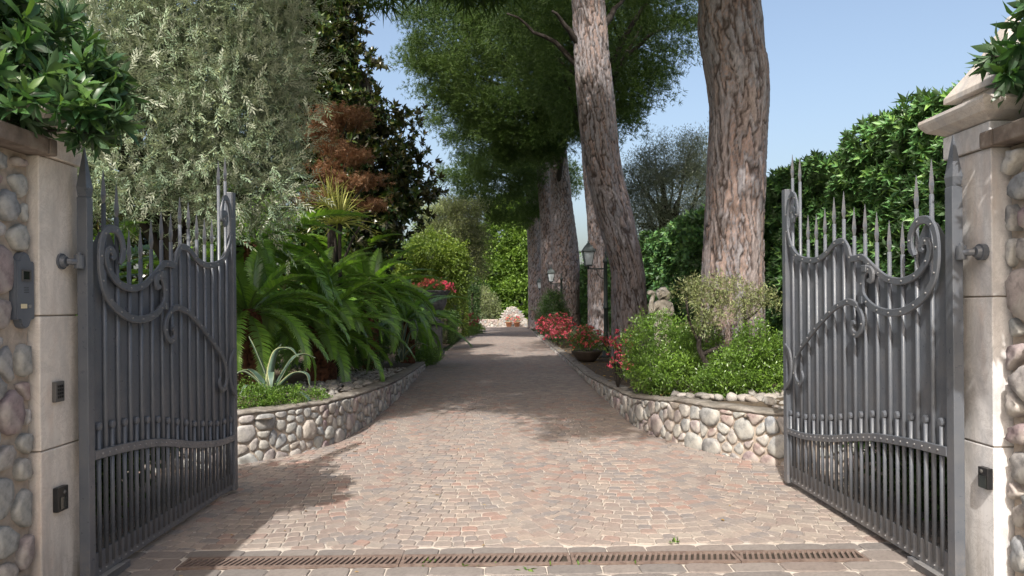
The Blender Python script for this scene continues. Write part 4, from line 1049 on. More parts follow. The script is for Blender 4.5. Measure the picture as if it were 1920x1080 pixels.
tree('grey_olive_tree', 'dark grey green olive tree with upright shoots behind the hedge, between two pine trunks', 'tree', (6.0, 27, 0), (6.0, 27, 4.2), .2, 36,
     [(6.0, 27, 5.4, 1.7, 1.6, 1.4), (5.2, 27, 5.0, 1.1, 1.2, 1.1), (6.9, 27, 5.6, 1.2, 1.2, 1.4), (6.2, 27, 6.6, 1.4, 1.3, .9), (7.3, 27, 6.7, .9, 1, 1.0), (5.0, 27, 6.0, .8, .8, .8), (4.9, 26.5, 4.3, .7, .7, .6)],
     3600, 15, .38, .12, LANCEN, M['olive'], rough=.25, up=.75, limbs=18)
rng = np.random.default_rng(77)    # its upright shoots against the sky
# tall clipped tree closing the view
tree('cypress_tree', 'broad bright green conifer closing the end of the drive', 'tree', (1.0, 62, 0), (1.0, 62, 7), .25, 37,
     [(.2, 62, 7.0, 2.0, 1.8, 3.0), (1.6, 62, 6.6, 2.1, 1.8, 3.0), (-.3, 62, 3.6, 1.6, 1.7, 2.6), (1.2, 62, 2.8, 2.6, 1.9, 2.5), (3.0, 62, 4.5, 2.0, 1.8, 3.6), (.9, 62, 9.2, 1.6, 1.5, 1.4), (2.6, 62, 8.2, 1.6, 1.5, 2)],
     9000, 11, .40, .30, tpl_lance(.24, .05), M['cypress'], rough=.14, lo=.8, limbs=0, up=.5)
# flowering shrub beside the end wall
tree('flowering_shrub', 'pale flowering shrub leaning over the low wall at the drive end', 'shrub', (-1.3, 57.3, 0), None, .1, 38,
     [(-1.15, 57.3, 1.5, .75, .7, .9), (-1.7, 57.3, 2.1, .7, .7, .9), (-.75, 57.3, .9, .45, .5, .6)], 800, 12, .25, .16, LANCE, M['paleolive'], limbs=0)
# far background belt so that no bare horizon shows
for nm, lb, x, y, rx, h, mt, sd in (('distant_tree', 'dense dark tree behind the clipped hedges left of the drive end', -6.5, 60, 4.5, 7, 'box', 41), ('distant_tree', 'dark tree rising behind the far hedge, right of the pines', 9, 66, 4.5, 6.0, 'hedge', 42),
                            ('distant_tree', 'deep green tree filling the gap behind the magnolia', -7.5, 30, 3.2, 6.5, 'box', 43), ('distant_tree', 'green tree hidden low behind the cycads and silvery tree', -8.0, 15, 2.8, 5.5, 'magnolia', 44)):
    tree(nm, lb, 'tree', (x, y, 0), (x, y, h * .6), .2, sd, [(x, y, h * .5, rx, rx * .7, h * .5), (x + rx * .4, y, h * .35, rx * .7, rx * .6, h * .35), (x - rx * .5, y, h * .4, rx * .7, rx * .6, h * .4)], 1800, 12, .5, .26, ROUND, M[mt], limbs=6, lo=.7)

# ------------------------------------------------------------------ hedges
def hedge(name, label, mat, x0, x1, y0, y1, h, seed, dens, size, tpl, base_z=.1, group=None, wav=.16, near_whorl=None, cat='hedge'):
    rng = np.random.default_rng(seed); t = thing(name, label, cat, ((x0 + x1) / 2, (y0 + y1) / 2, base_z), group)
    L, Wd = y1 - y0, x1 - x0
    faces = [(L * h, 'a'), (L * Wd, 't'), (Wd * h, 'f'), (L * h * .4, 'b'), (Wd * h * .3, 'k')]
    P, D = [], []
    for area, kind in faces:
        n_ = int(area * dens); a, b = rng.random(n_), rng.random(n_); dep = rng.random(n_) ** 1.5 * .35
        if kind in 'ab':
            xx = (x0 + dep) if (kind == 'a') == (x0 > 0) else (x1 - dep); yy = y0 + a * L; zz = base_z + b * h
            d = np.tile([(-1 if (kind == 'a') == (x0 > 0) else 1), 0, .25], (n_, 1))
        elif kind == 't': xx = x0 + b * Wd; yy = y0 + a * L; zz = base_z + h - dep; d = np.tile([0, 0, 1.0], (n_, 1))
        else:
            yy = (y0 + dep) if kind == 'f' else (y1 - dep); xx = x0 + a * Wd; zz = base_z + b * h; d = np.tile([0, -1 if kind == 'f' else 1, .25], (n_, 1))
        xx = np.broadcast_to(xx, (n_,)).copy(); yy = np.broadcast_to(yy, (n_,)).copy(); zz = np.broadcast_to(zz, (n_,)).copy()
        lump = wav * (np.sin(yy * 1.9 + seed + zz * 1.3) * np.sin(zz * 2.3 + yy * .7) + .5 * np.sin(yy * 4.7 + zz * 3.1 + xx * 3))
        P.append(np.stack([xx, yy, zz], 1) + d * lump[:, None]); D.append(d)
    P, D = np.vstack(P), np.vstack(D)
    D = unit(D + .65 * rng.normal(size=P.shape) + np.array([0, 0, .3]))
    sz = size * rng.uniform(.65, 1.15, len(P))
    V, Fs = scatter(rng, tpl, P, D, sz, 1.0, .6)
    foliage_part('foliage', M[mat], t, V, Fs)
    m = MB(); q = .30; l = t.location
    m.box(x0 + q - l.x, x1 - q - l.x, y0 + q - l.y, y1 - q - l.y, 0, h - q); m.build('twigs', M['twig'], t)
    return t
# the tall hedge on the right, in three lengths of leaf detail
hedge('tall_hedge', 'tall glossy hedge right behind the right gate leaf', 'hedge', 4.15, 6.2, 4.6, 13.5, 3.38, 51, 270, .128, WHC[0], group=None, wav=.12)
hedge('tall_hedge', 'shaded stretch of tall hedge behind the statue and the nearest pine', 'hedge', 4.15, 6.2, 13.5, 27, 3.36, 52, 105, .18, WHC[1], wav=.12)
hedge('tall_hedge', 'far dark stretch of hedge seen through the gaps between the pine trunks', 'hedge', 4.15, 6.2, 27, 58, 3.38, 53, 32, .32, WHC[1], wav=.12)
# clipped hedges on the left
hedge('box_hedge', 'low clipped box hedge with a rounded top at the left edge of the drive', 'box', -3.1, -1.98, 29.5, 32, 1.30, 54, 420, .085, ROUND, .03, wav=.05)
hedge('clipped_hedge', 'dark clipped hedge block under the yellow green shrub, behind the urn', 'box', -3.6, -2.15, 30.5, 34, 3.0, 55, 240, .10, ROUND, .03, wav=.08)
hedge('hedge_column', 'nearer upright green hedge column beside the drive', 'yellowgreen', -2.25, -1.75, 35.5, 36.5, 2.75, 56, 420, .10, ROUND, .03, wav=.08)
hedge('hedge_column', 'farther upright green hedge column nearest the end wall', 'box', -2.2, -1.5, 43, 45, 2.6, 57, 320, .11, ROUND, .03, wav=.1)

# ------------------------------------------------------------------ shrubs
def shrub(name, label, cat, base, blobs, seed, n_twig, per, tl, size, tpl, mat, stems=5, group=None, lo=.5, rough=.15, up=.3, fname='foliage', core=True):
    rng = np.random.default_rng(seed); t = thing(name, label, cat, base, group)
    tp, td = blob_twigs(rng, blobs, n_twig, lo, rough, zmin=base[2] + .01)
    V, Fs = leaves_on(rng, tp, td, per, tl, size, tpl, .75, up, .55)
    foliage_part(fname, M[mat], t, V, Fs)
    rr = random.Random(seed); m = MB(); b = Vector(base)
    for i in range(stems):
        bl = blobs[i % len(blobs)]; e = Vector(bl[:3]) + Vector((rr.uniform(-.5, .5) * bl[3], rr.uniform(-.5, .5) * bl[4], rr.uniform(0, .5) * bl[5])) - b
        m.tube(limb_curve(Vector((rr.uniform(-.05, .05), rr.uniform(-.05, .05), 0)), e, .03, 5, .07, rr), [.016, .013, .010, .008, .005], 5)
    if stems: m.build('stems', M['greybark'], t, True)
    return t
shrub('green_bush', 'round leafy green bush below the statue, left of the bonsai-like shrub', 'bush', (2.0, 9.9, .36),
      [(2.1, 9.9, .93, .50, .5, .42), (2.5, 9.8, .85, .40, .45, .40), (1.88, 9.75, .70, .28, .35, .28), (2.2, 9.4, .62, .35, .35, .24), (1.9, 9.4, .5, .22, .25, .14)], 61, 1900, 13, .09, .046, OVAL, 'bright', 8)
shrub('green_bush', 'bright green bush with glossy leaves in front of the nearest pine trunk', 'bush', (2.85, 8.75, .43),
      [(2.95, 8.7, .92, .28, .33, .30), (2.75, 8.6, .68, .36, .33, .26), (2.46, 8.7, .58, .22, .24, .16), (3.02, 8.6, .60, .22, .3, .2)], 62, 1400, 13, .09, .046, OVAL, 'bright', 7)
t = shrub('gnarled_shrub', 'spreading gnarled shrub with small pale leaves and bare stems in front of the nearest pine', 'shrub', (2.35, 9.0, .43),
      [(2.32, 9.0, 1.66, .22, .25, .10), (2.62, 9.0, 1.72, .26, .25, .08), (2.98, 9.0, 1.60, .20, .25, .07), (3.2, 9.0, 1.55, .15, .2, .05), (2.52, 8.9, 1.47, .24, .25, .08), (2.40, 8.9, 1.30, .14, .2, .09), (2.8, 8.9, 1.42, .14, .2, .05)], 63, 420, 13, .12, .050, LANCE, 'bonsai', 0, lo=.2, rough=.3)
m = MB(); b = Vector((2.35, 9.0, .43))
for pts, r0 in (([(2.38, 9, .43), (2.45, 9, .75), (2.36, 9, 1.0), (2.44, 9, 1.3), (2.62, 9, 1.66)], .045), ([(2.40, 9.0, .9), (2.62, 8.95, .99), (2.88, 8.95, 1.0), (2.93, 9, 1.25), (2.9, 9, 1.6)], .03), ([(2.36, 9, 1.05), (2.25, 9, 1.3), (2.2, 9, 1.6)], .022),
                ([(2.44, 9, 1.3), (2.4, 8.95, 1.5), (2.35, 9, 1.68)], .018), ([(2.93, 9, 1.3), (3.1, 9, 1.45), (3.2, 9, 1.58)], .015), ([(2.6, 9, 1.6), (2.5, 9, 1.75)], .012), ([(2.25, 9, 1.3), (2.2, 8.9, 1.45), (2.22, 9, 1.6)], .012)):
    s = [p - b for p in spline(pts, 5)]; m.tube(s, [r0 * (1 - .6 * i / len(s)) for i in range(len(s))], 7)
m.build('stem', M['greybark'], t, True)
shrub('ground_cover', 'mound of bright green ground cover on the left wall under the agave', 'ground cover', (-2.75, 7.75, .47),
      [(-2.75, 7.65, .56, .42, .22, .16), (-2.35, 7.85, .55, .24, .2, .13), (-3.2, 7.5, .57, .35, .25, .16), (-2.1, 8.25, .51, .14, .15, .07)], 64, 1700, 10, .05, .026, ROUND, 'cover', 0, rough=.2)
for sg, lb in ((-1, 'dark leafy shrub in shade behind the lower bars of the left gate leaf'), (1, 'dark leafy shrub behind the lower bars of the right gate leaf')):
    x_ = 3.05 * sg; y_ = 5.0 if sg < 0 else 4.75
    shrub('dark_shrub', lb, 'shrub', (x_, y_, 0), [(x_, y_, .62, .42, .62, .5), (x_ + .1 * sg, y_ + .75, .55, .42, .5, .45), (x_, y_ - .5, .5, .35, .4, .4)], 66 + sg, 1500, 14, .12, .075, ROUND, 'box', 6)
shrub('low_foliage', 'dark leafy ground planting filling the shade between the cycad trunks', 'undergrowth', (-3.6, 14.6, .3),
      [(-3.6, 13.9, .75, .75, .45, .55), (-3.0, 14.6, .6, .6, .5, .45), (-3.3, 16.2, .6, .8, .7, .55), (-2.75, 17.3, .45, .55, .6, .42), (-4.4, 12.2, .8, .6, .6, .5), (-2.6, 21.5, .55, .5, 1.2, .55), (-2.9, 25.5, .7, .8, 1.6, .7)], 68, 2600, 12, .14, .09, LANCE, 'box', 0)
# big-leaved shrubs hanging over the entrance walls
def whorl_shrub(name, label, base, blobs, seed, n, size, mat, branches, keep=None):
    rng = np.random.default_rng(seed); t = thing(name, label, 'shrub', base)
    tp, td = blob_twigs(rng, blobs, n, .35, .25, keep=keep)
    d = unit(td * .9 + .5 * rng.normal(size=tp.shape) + np.array([0, 0, .25])); h = len(tp) // 2
    Vs = [scatter(rng, WH[i], tp[s], d[s], size * rng.uniform(.7, 1.15, len(tp[s])), .0, 1.0) for i, s in ((0, slice(0, h)), (1, slice(h, None)))]
    V = np.vstack([Vs[0][0], Vs[1][0]]); Fs = np.vstack([Vs[0][1], Vs[1][1] + len(Vs[0][0])])
    foliage_part('foliage', M[mat], t, V, Fs)
    m = MB(); b = Vector(base); rr = random.Random(seed)
    for e in branches: m.tube(limb_curve(Vector((0, 0, 0)), Vector(e) - b, .06, 7, .05, rr), [.02 * (1 - .12 * k) for k in range(7)], 6)
    for i in range(0, len(tp), max(1, len(tp) // 60)):
        e = Vector(tp[i]) - b; s = e * .55; m.tube([s, s.lerp(e, .5) + Vector((0, 0, .02)), e], [.008, .006, .004], 5)
    m.build('branches', M['greybark'], t, True); return t
whorl_shrub('overhanging_shrub', 'dark glossy leaved shrub hanging over the left entrance wall and pillar', (-2.75, 3.6, 2.36),
            [(-2.75, 3.8, 2.95, .40, .5, .42), (-2.45, 3.75, 2.85, .28, .35, .30), (-2.2, 3.95, 2.68, .20, .25, .17), (-2.05, 3.68, 2.45, .12, .15, .11), (-2.15, 3.85, 2.62, .15, .15, .15), (-2.2, 3.52, 2.50, .14, .16, .12), (-2.35, 3.6, 2.55, .18, .2, .15), (-2.5, 3.45, 2.62, .2, .2, .18), (-2.25, 3.8, 2.5, .10, .13, .10), (-2.7, 3.3, 2.65, .3, .3, .22), (-3.0, 3.3, 2.8, .45, .6, .4), (-3.0, 4.1, 2.9, .4, .4, .35), (-2.85, 3.75, 3.1, .36, .35, .25), (-3.0, 2.4, 2.85, .5, .6, .4)], 71, 1400, .14, 'pitto', [(-2.3, 3.9, 2.65), (-2.4, 3.6, 2.55), (-2.6, 3.7, 3.0), (-3, 3.3, 2.9), (-3, 4.4, 3.0)])
whorl_shrub('overhanging_shrub', 'green leaved branch reaching over the right pillar in front of its pyramid top', (2.95, 3.05, 2.36),
            [(2.62, 3.3, 2.80, .22, .25, .22), (2.42, 3.42, 2.68, .13, .14, .09), (2.38, 3.5, 2.58, .10, .12, .06), (2.66, 3.45, 3.0, .14, .2, .18), (2.75, 2.9, 2.8, .4, .45, .32), (2.45, 2.75, 2.75, .36, .35, .25), (2.2, 2.5, 2.75, .25, .3, .22), (2.9, 2.2, 2.8, .5, .5, .35)], 72, 560, .14, 'pitto', [(2.45, 3.4, 2.7), (2.6, 3.4, 2.9), (2.3, 2.6, 2.75), (2.7, 2.3, 2.8)])

# ------------------------------------------------------------------ cycads: trunk and fronds, each frond a part
def frond_mesh(seed, droop, L=1.0):
    r_ = random.Random(seed); N_ = 46; pts = []; a = 0.0; p = Vector((0, 0, 0)); side = r_.uniform(-.15, .15)
    for i in range(N_ + 1):
        pts.append(p.copy()); t = i / N_; a = -droop * t ** 1.3 * 1.5
        p = p + Vector((side * t * .02, math.cos(a), math.sin(a))).normalized() * (L / N_)
    V, Fs = [], []
    for i in range(N_):      # rachis
        w0, w1 = .011 * (1 - i / N_) + .002, .011 * (1 - (i + 1) / N_) + .002; b = len(V)
        q, s = pts[i], pts[i + 1]
        V += [q + Vector((-w0, 0, -.004)), q + Vector((w0, 0, -.004)), s + Vector((w1, 0, -.004)), s + Vector((-w1, 0, -.004)), q + Vector((0, 0, .006)), s + Vector((0, 0, .006))]
        Fs += [(b, b + 3, b + 5), (b, b + 5, b + 4), (b + 1, b + 4, b + 5), (b + 1, b + 5, b + 2), (b, b + 1, b + 2), (b, b + 2, b + 3)]
    for i in range(5, N_):
        t = i / N_; ll = .155 * (math.sin(min(1, (t - .06) * 2.6) * 1.57)) * (1 - .62 * max(0, t - .55) / .45); d = (pts[i + 1] - pts[i]).normalized(); upv = Vector((1, 0, 0)).cross(d)
        for s in (-1, 1):
            e = (Vector((s, 0, 0)) * math.cos(.45 + .5 * t) + d * math.sin(.45 + .5 * t) + upv * (.30 + r_.uniform(-.1, .1))).normalized(); l = ll * r_.uniform(.9, 1.08)
            w = d * .0125; q = pts[i]; mid = q + e * l * .55; tip = q + e * l - upv * l * .22; b = len(V)
            V += [q - w * .7, q + w * .7, mid - w, mid + w, tip]
            Fs += [(b, b + 1, b + 3), (b, b + 3, b + 2), (b + 2, b + 3, b + 4)]
    me = mesh_tris('frond', np.array([tuple(v) for v in V]), np.array(Fs)); me.materials.append(M['cycad']); return me
FR = [frond_mesh(i, dr) for i, dr in enumerate((.6, .8, 1.0, .7, 1.15))]
def cycad(label, base, hz, Rf, nf, seed, tr=.15, emin=-.35):
    r_ = random.Random(seed); t = thing('cycad', label, 'cycad', base, 'cycads in the left bed')
    h = hz - base[2]
    trunk_mesh('trunk', [(base[0], base[1], base[2] - .05), (base[0] + .01, base[1], base[2] + h * .5), (base[0], base[1], hz + .05)], [tr * 1.1, tr, tr * .8], seed, nth=40, dz=.03, cell_a=11, cell_h=.09, disp=.05, mat=M['cycadbark'], parent=t, flare=.05)
    for i in range(nf):
        az = i * 2.39996 + r_.uniform(-.2, .2); u = i / nf; el = 1.30 - (1.30 - emin) * u ** .85 + r_.uniform(-.1, .1)
        o = link('frond', FR[(i * 3 + seed) % 5 if u > .25 else (i % 2) * 3], None, t, (.05 * math.cos(az), .05 * math.sin(az), h))
        o.rotation_euler = (el, r_.uniform(-.25, .25), az); s = Rf * r_.uniform(.86, 1.1) * (.85 if u < .15 else 1); o.scale = (s, s, s)
    return t
cycad('low cycad with a reddish trunk standing on white pebbles by the left wall', (-2.92, 12.0, .30), 1.10, 1.55, 36, 3, .20, -.2)
cycad('tall cycad in the middle of the left bed, below the yellow sword-leaved plant', (-3.15, 12.6, .35), 1.72, 1.6, 38, 4, .17)
cycad('tall cycad arching beside the free end of the left gate leaf', (-3.75, 11.2, .4), 2.45, 1.75, 38, 5, .16)
cycad('lower cycad in deep shade beside the free end of the left gate leaf', (-3.35, 9.9, .42), 1.45, 1.45, 34, 9, .16, -.3)
cycad('cycad spreading over the wall end in front of the flower urn', (-2.45, 18.9, .12), 1.15, 1.7, 36, 6, .17, -.25)
cycad('cycad between the reddish low cycad and the urn, arching over the wall', (-2.75, 15.3, .2), 1.75, 1.75, 36, 10, .17, -.2)
cycad('cycad seen through the spear tops of the left gate leaf', (-4.6, 8.3, .42), 1.75, 1.6, 34, 7, .16)
cycad('dark cycad at the back of the bed below the magnolia', (-3.6, 17.0, .25), 2.25, 1.9, 34, 8, .16)

# ------------------------------------------------------------------ agave and sword-leaved plants
def strip_leaf(name, pts, wprof, mat, parent, chan=.25, th=.006, loc=None, up=None):
    P = spline(pts, 5); k = len(P); V, Fs, T = [], [], []
    for i, p in enumerate(P):
        d = (P[min(i + 1, k - 1)] - P[max(i - 1, 0)]).normalized(); t_ = i / (k - 1)
        sd = d.cross(up or Vector((0, 0, 1)))
        if sd.length < .05: sd = d.cross(Vector((1, .3, 0)))
        sd.normalize(); nn = sd.cross(d); w_ = float(np.interp(t_, [a for a, b in wprof], [b for a, b in wprof]))
        for q, tn in ((-1, 1.0), (-.72, .72), (-.45, .3), (0, .1), (.45, .3), (.72, .72), (1, 1.0)):
            V.append(p + sd * q * w_ + nn * (abs(q) ** 1.5) * w_ * chan + nn * th * (1 - abs(q))); T.append(tn)
        V.append(p - nn * (th + w_ * .12)); T.append(.1)
    for i in range(k - 1):
        for j in range(8): Fs.append((i * 8 + j, i * 8 + (j + 1) % 8, (i + 1) * 8 + (j + 1) % 8, (i + 1) * 8 + j))
    me = mesh_tris(name, np.array([tuple(v) for v in V]), np.array(Fs), True, T)
    return link(name, me, mat, parent, loc)
def agave(label, base, leaves):
    t = thing('agave', label, 'agave', base)
    wp = [(0, .035), (.12, .045), (.45, .05), (.75, .035), (1, .002)]
    for pts, ws in leaves: strip_leaf('leaf', [(0, 0, .02)] + [(a_ * .85, b_ * .85, c_ * .85) for a_, b_, c_ in pts], [(a, b * ws) for a, b in wp], M['agave'], t)
    return t
agave('variegated agave with recurving cream edged leaves above the ground cover', (-2.62, 8.35, .50), [
    ([(.02, -.05, .3), (.12, -.1, .62), (.3, -.15, .66), (.42, -.18, .55)], 1.1), ([(-.06, 0, .3), (-.18, -.02, .62), (-.26, -.05, .82)], 1.0), ([(.15, -.05, .18), (.36, -.12, .34), (.52, -.15, .32), (.56, -.17, .18)], 1.0),
    ([(.15, -.15, .08), (.4, -.32, .12), (.58, -.38, .05), (.66, -.42, -.12)], 1.0), ([(-.12, -.05, .2), (-.3, -.1, .36), (-.42, -.15, .3), (-.46, -.18, .1)], 1.0), ([(-.03, .1, .3), (.0, .2, .55), (.06, .3, .7)], 1.0),
    ([(.1, .1, .25), (.24, .2, .5), (.36, .3, .56), (.5, .36, .5)], 1.0), ([(-.15, .1, .22), (-.35, .2, .36), (-.55, .28, .3)], 1.0), ([(-.1, -.14, .12), (-.2, -.3, .2), (-.26, -.4, .1)], .9), ([(.06, -.15, .2), (.10, -.3, .36), (.14, -.42, .3), (.16, -.48, .12)], .9), ([(0, 0, .3), (.03, .02, .6)], .7)])
agave('grey agave with a long curled leaf arching over the cycad near the urn', (-2.15, 15.6, .35), [
    ([(.05, 0, .5), (.15, -.05, .95), (.32, -.1, 1.05), (.40, -.12, .8), (.36, -.12, .5)], 1.1), ([(-.1, 0, .5), (-.22, -.05, .85), (-.42, -.1, .80)], 1.0), ([(.2, -.1, .3), (.45, -.2, .48), (.68, -.25, .42)], 1.0), ([(-.2, -.1, .3), (-.5, -.2, .42), (-.7, -.25, .3)], 1.0), ([(0, .1, .5), (.02, .15, 1.0)], .8), ([(.1, .1, .4), (.2, .2, .75), (.4, .3, .8)], 1), ([(.0, -.2, .25), (.0, -.45, .35), (.02, -.6, .15)], 1)])
def sword_plant(label, base, head, n_, L, seed):
    t = thing('sword_leaf_plant', label, 'yucca', base); r_ = random.Random(seed); b = Vector(base); hd = Vector(head) - b
    m = MB(); m.tube([Vector((0, 0, -.02)), hd * .5 + Vector((.03, 0, 0)), hd], [.04, .033, .03], 8); m.build('stem', M['greybark'], t, True)
    for i in range(n_):
        az = i * 2.39996; e = 1.5 - 1.75 * (i / n_) ** .8; l = L * r_.uniform(.85, 1.1)
        dv = Vector((math.cos(az) * math.cos(e), math.sin(az) * math.cos(e), math.sin(e)))
        strip_leaf('leaf', [hd, hd + dv * l * .5 + Vector((0, 0, .02)), hd + dv * l + Vector((0, 0, -.10 * l * math.cos(e)))], [(0, .014), (.3, .024), (1, .001)], M['sword'], t, .3, .002)
    return t
sword_plant('yellow green sword-leaved plant glowing in the sun above the cycads', (-2.95, 13.2, .3), (-2.9, 13.2, 3.0), 70, .78, 1)
sword_plant('smaller sword-leaved plant head close behind the yellow green one', (-3.3, 13.8, .3), (-3.22, 13.8, 3.4), 50, .68, 2)
t = thing('broad_leaf_plant', 'plant with broad pale green upright leaves seen between the left gate spears', 'plant', (-3.7, 9.0, .42))
for k, (px, py, bx_) in enumerate(((352, 352, -.2), (398, 362, 0), (432, 400, .15), (376, 372, -.05), (340, 420, -.3))):
    e = Vector(at(px, py, 9)) - Vector((-3.7, 9.0, .42)); e.y = (k - 2) * .06
    strip_leaf('leaf', [(bx_ * .4, 0, 0), Vector((bx_, 0, e.z * .5)).lerp(e, .3), e.lerp(Vector((bx_, 0, e.z * .5)), .25), e], [(0, .02), (.4, .035), (.75, .095), (.9, .075), (1, .005)], M['paleleaf'], t, .2, .004, up=Vector((0, 1, 0.1)))

# ------------------------------------------------------------------ flowers
PET = tpl_whorl(tpl_lance(.42, .1, .1), 5, 1.35, 9)
def flowers(name, label, cat, base, blobs, seed, leafmat, petals, n_leaf, n_fl, fsize, stems=0, lsize=.05, group=None, sort_x=False):
    rng = np.random.default_rng(seed); t = thing(name, label, cat, base, group)
    tp, td = blob_twigs(rng, blobs, n_leaf, .3, .2); V, Fs = leaves_on(rng, tp, td, 8, lsize * 1.6, lsize, OVAL, .6, .3, .6)
    foliage_part('foliage', M[leafmat], t, V, Fs)
    tp, td = blob_twigs(rng, blobs, n_fl, .85, .2)
    ok = td[:, 2] > -.25; tp, td = tp[ok], td[ok]
    key = tp[:, 0] if sort_x else rng.random(len(tp)); order = np.argsort(key); parts = np.array_split(order, len(petals))
    for pm, ix in zip(petals, parts):
        P = np.repeat(tp[ix], 3, 0) + rng.normal(size=(len(ix) * 3, 3)) * fsize * .6; D = unit(np.repeat(td[ix], 3, 0) + .5 * rng.normal(size=P.shape) + np.array([0, -.3, .2]))
        V, Fs = scatter(rng, PET, P, D, fsize * rng.uniform(.7, 1.1, len(P)), 0, 1); foliage_part('blossoms', M[pm], t, V, Fs)
    if stems:
        rr = random.Random(seed); m = MB()
        for i in range(stems): e = Vector(tp[i % len(tp)]) - Vector(base); m.tube(limb_curve((0, 0, 0), e, .02, 5, .05, rr), .006, 5)
        m.build('stems', M['greybark'], t, True)
    return t
# bowl on the bed edge
t = thing('flower_bowl', 'wide brown bowl planter standing on the right bed by the first lamp post', 'planter', (2.06, 18.6, .13))
MB().lathe([(.20, 0), (.23, .02), (.30, .10), (.365, .19), (.385, .235), (.385, .26), (.36, .26), (.34, .225), (.05, .215)], n=28).build('bowl', M['darkpot'], t, True)
MB().lathe([(.34, .222), (.20, .235), (.02, .24)], n=20).build('soil', M['soil'], t, True)
flowers('potted_flowers', 'red, pink and orange flowers filling the brown bowl', 'flowers', (2.06, 18.6, .36), [(2.06, 18.5, .62, .40, .30, .22), (1.86, 18.5, .58, .25, .25, .2), (2.3, 18.5, .56, .26, .25, .17), (2.1, 18.5, .85, .18, .18, .14)], 81, 'bright', ['red', 'coral', 'pink', 'red', 'coral'], 420, 100, .055, 8)
flowers('pink_flowers', 'bright pink flowers on thin stems left of the round green bush', 'flowers', (1.66, 10.9, .27), [(1.66, 10.8, .98, .10, .12, .08), (1.76, 10.8, .90, .10, .1, .08), (1.58, 10.8, .82, .12, .1, .09), (1.70, 10.8, .62, .12, .12, .14)], 82, 'bright', ['pink'], 45, 60, .05, 12)
flowers('red_flowers', 'large drift of dark red flowers left of the broad pine trunk', 'flowers', (1.95, 27, .1), [(1.85, 26.5, .62, .45, .8, .42), (2.1, 28, .75, .5, .8, .45), (1.75, 29.5, .7, .4, .7, .45), (1.9, 25, .5, .4, .6, .3)], 83, 'box', ['red', 'red', 'pink'], 420, 330, .075, 10, .07)
flowers('red_flowers', 'clump of red flowers at the foot of the pines, nearer the bowl', 'flowers', (2.2, 21.5, .12), [(2.15, 21.5, .5, .35, .6, .3), (2.45, 22, .55, .3, .5, .3), (2.55, 20.0, .55, .2, .3, .3)], 84, 'box', ['red', 'coral'], 200, 80, .06, 6, .07)
shrub('dark_shrub', 'dark green conical shrub behind the red flowers, under the second lantern', 'shrub', (2.0, 31, .1), [(2.0, 31, 1.0, .6, .6, .8), (2.05, 31, 1.6, .4, .4, .5)], 85, 800, 12, .2, .10, LANCE, 'box', 4)
flowers('red_flowers', 'small red flowers at the foot of the hedge column left of the drive', 'flowers', (-1.75, 40.5, .03), [(-1.75, 40.5, .75, .4, .4, .35), (-1.85, 40.5, .4, .3, .3, .3)], 86, 'yellowgreen', ['red'], 120, 75, .09, 6, .09)
shrub('grass_clump', 'bright low grass at the end of the left wall', 'grass clump', (-2.2, 20.2, .02), [(-2.15, 19.6, .1, .35, .8, .18), (-2.2, 21.5, .1, .35, .8, .2)], 95, 420, 12, .12, .10, LANCEN, 'bright', 0)
shrub('grass_clump', 'bright grassy clump at the foot of the far hedge column', 'plant', (-1.7, 42, .02), [(-1.6, 42, .25, .45, .8, .22), (-1.75, 39, .2, .35, .6, .18)], 87, 400, 10, .14, .12, LANCEN, 'bright', 0)

# urn on a pedestal
ub = (-2.15, 23.0, .05)
t = thing('flower_urn', 'dark weathered urn on a pedestal left of the drive', 'urn', ub)
MB().box(-.28, .28, -.28, .28, 0, .12).build('plinth', M['urn'], t, bevel=.01)
MB().box(-.22, .22, -.22, .22, .12, .92).build('pedestal', M['urn'], t, bevel=.01)
MB().box(-.27, .27, -.27, .27, .92, 1.0).build('pedestal_cap', M['urn'], t, bevel=.012)
MB().lathe([(.20, 1.0), (.20, 1.05), (.11, 1.10), (.09, 1.22), (.13, 1.27), (.28, 1.38), (.37, 1.55), (.39, 1.75), (.44, 1.86), (.50, 1.93), (.50, 1.965), (.44, 1.965), (.40, 1.90), (.05, 1.88)], n=26).build('urn_bowl', M['urn'], t, True)
flowers('urn_flowers', 'orange and pink flowers spilling over the rim of the dark urn', 'flowers', (-2.15, 23, 1.9), [(-2.3, 22.9, 2.13, .36, .34, .16), (-1.95, 22.9, 2.13, .34, .34, .17), (-1.70, 22.9, 1.98, .20, .2, .15), (-2.12, 22.9, 2.2, .35, .3, .15)], 88, 'bright', ['coral', 'coral', 'coral', 'pink', 'pink'], 160, 190, .06, 0, .06, sort_x=True)

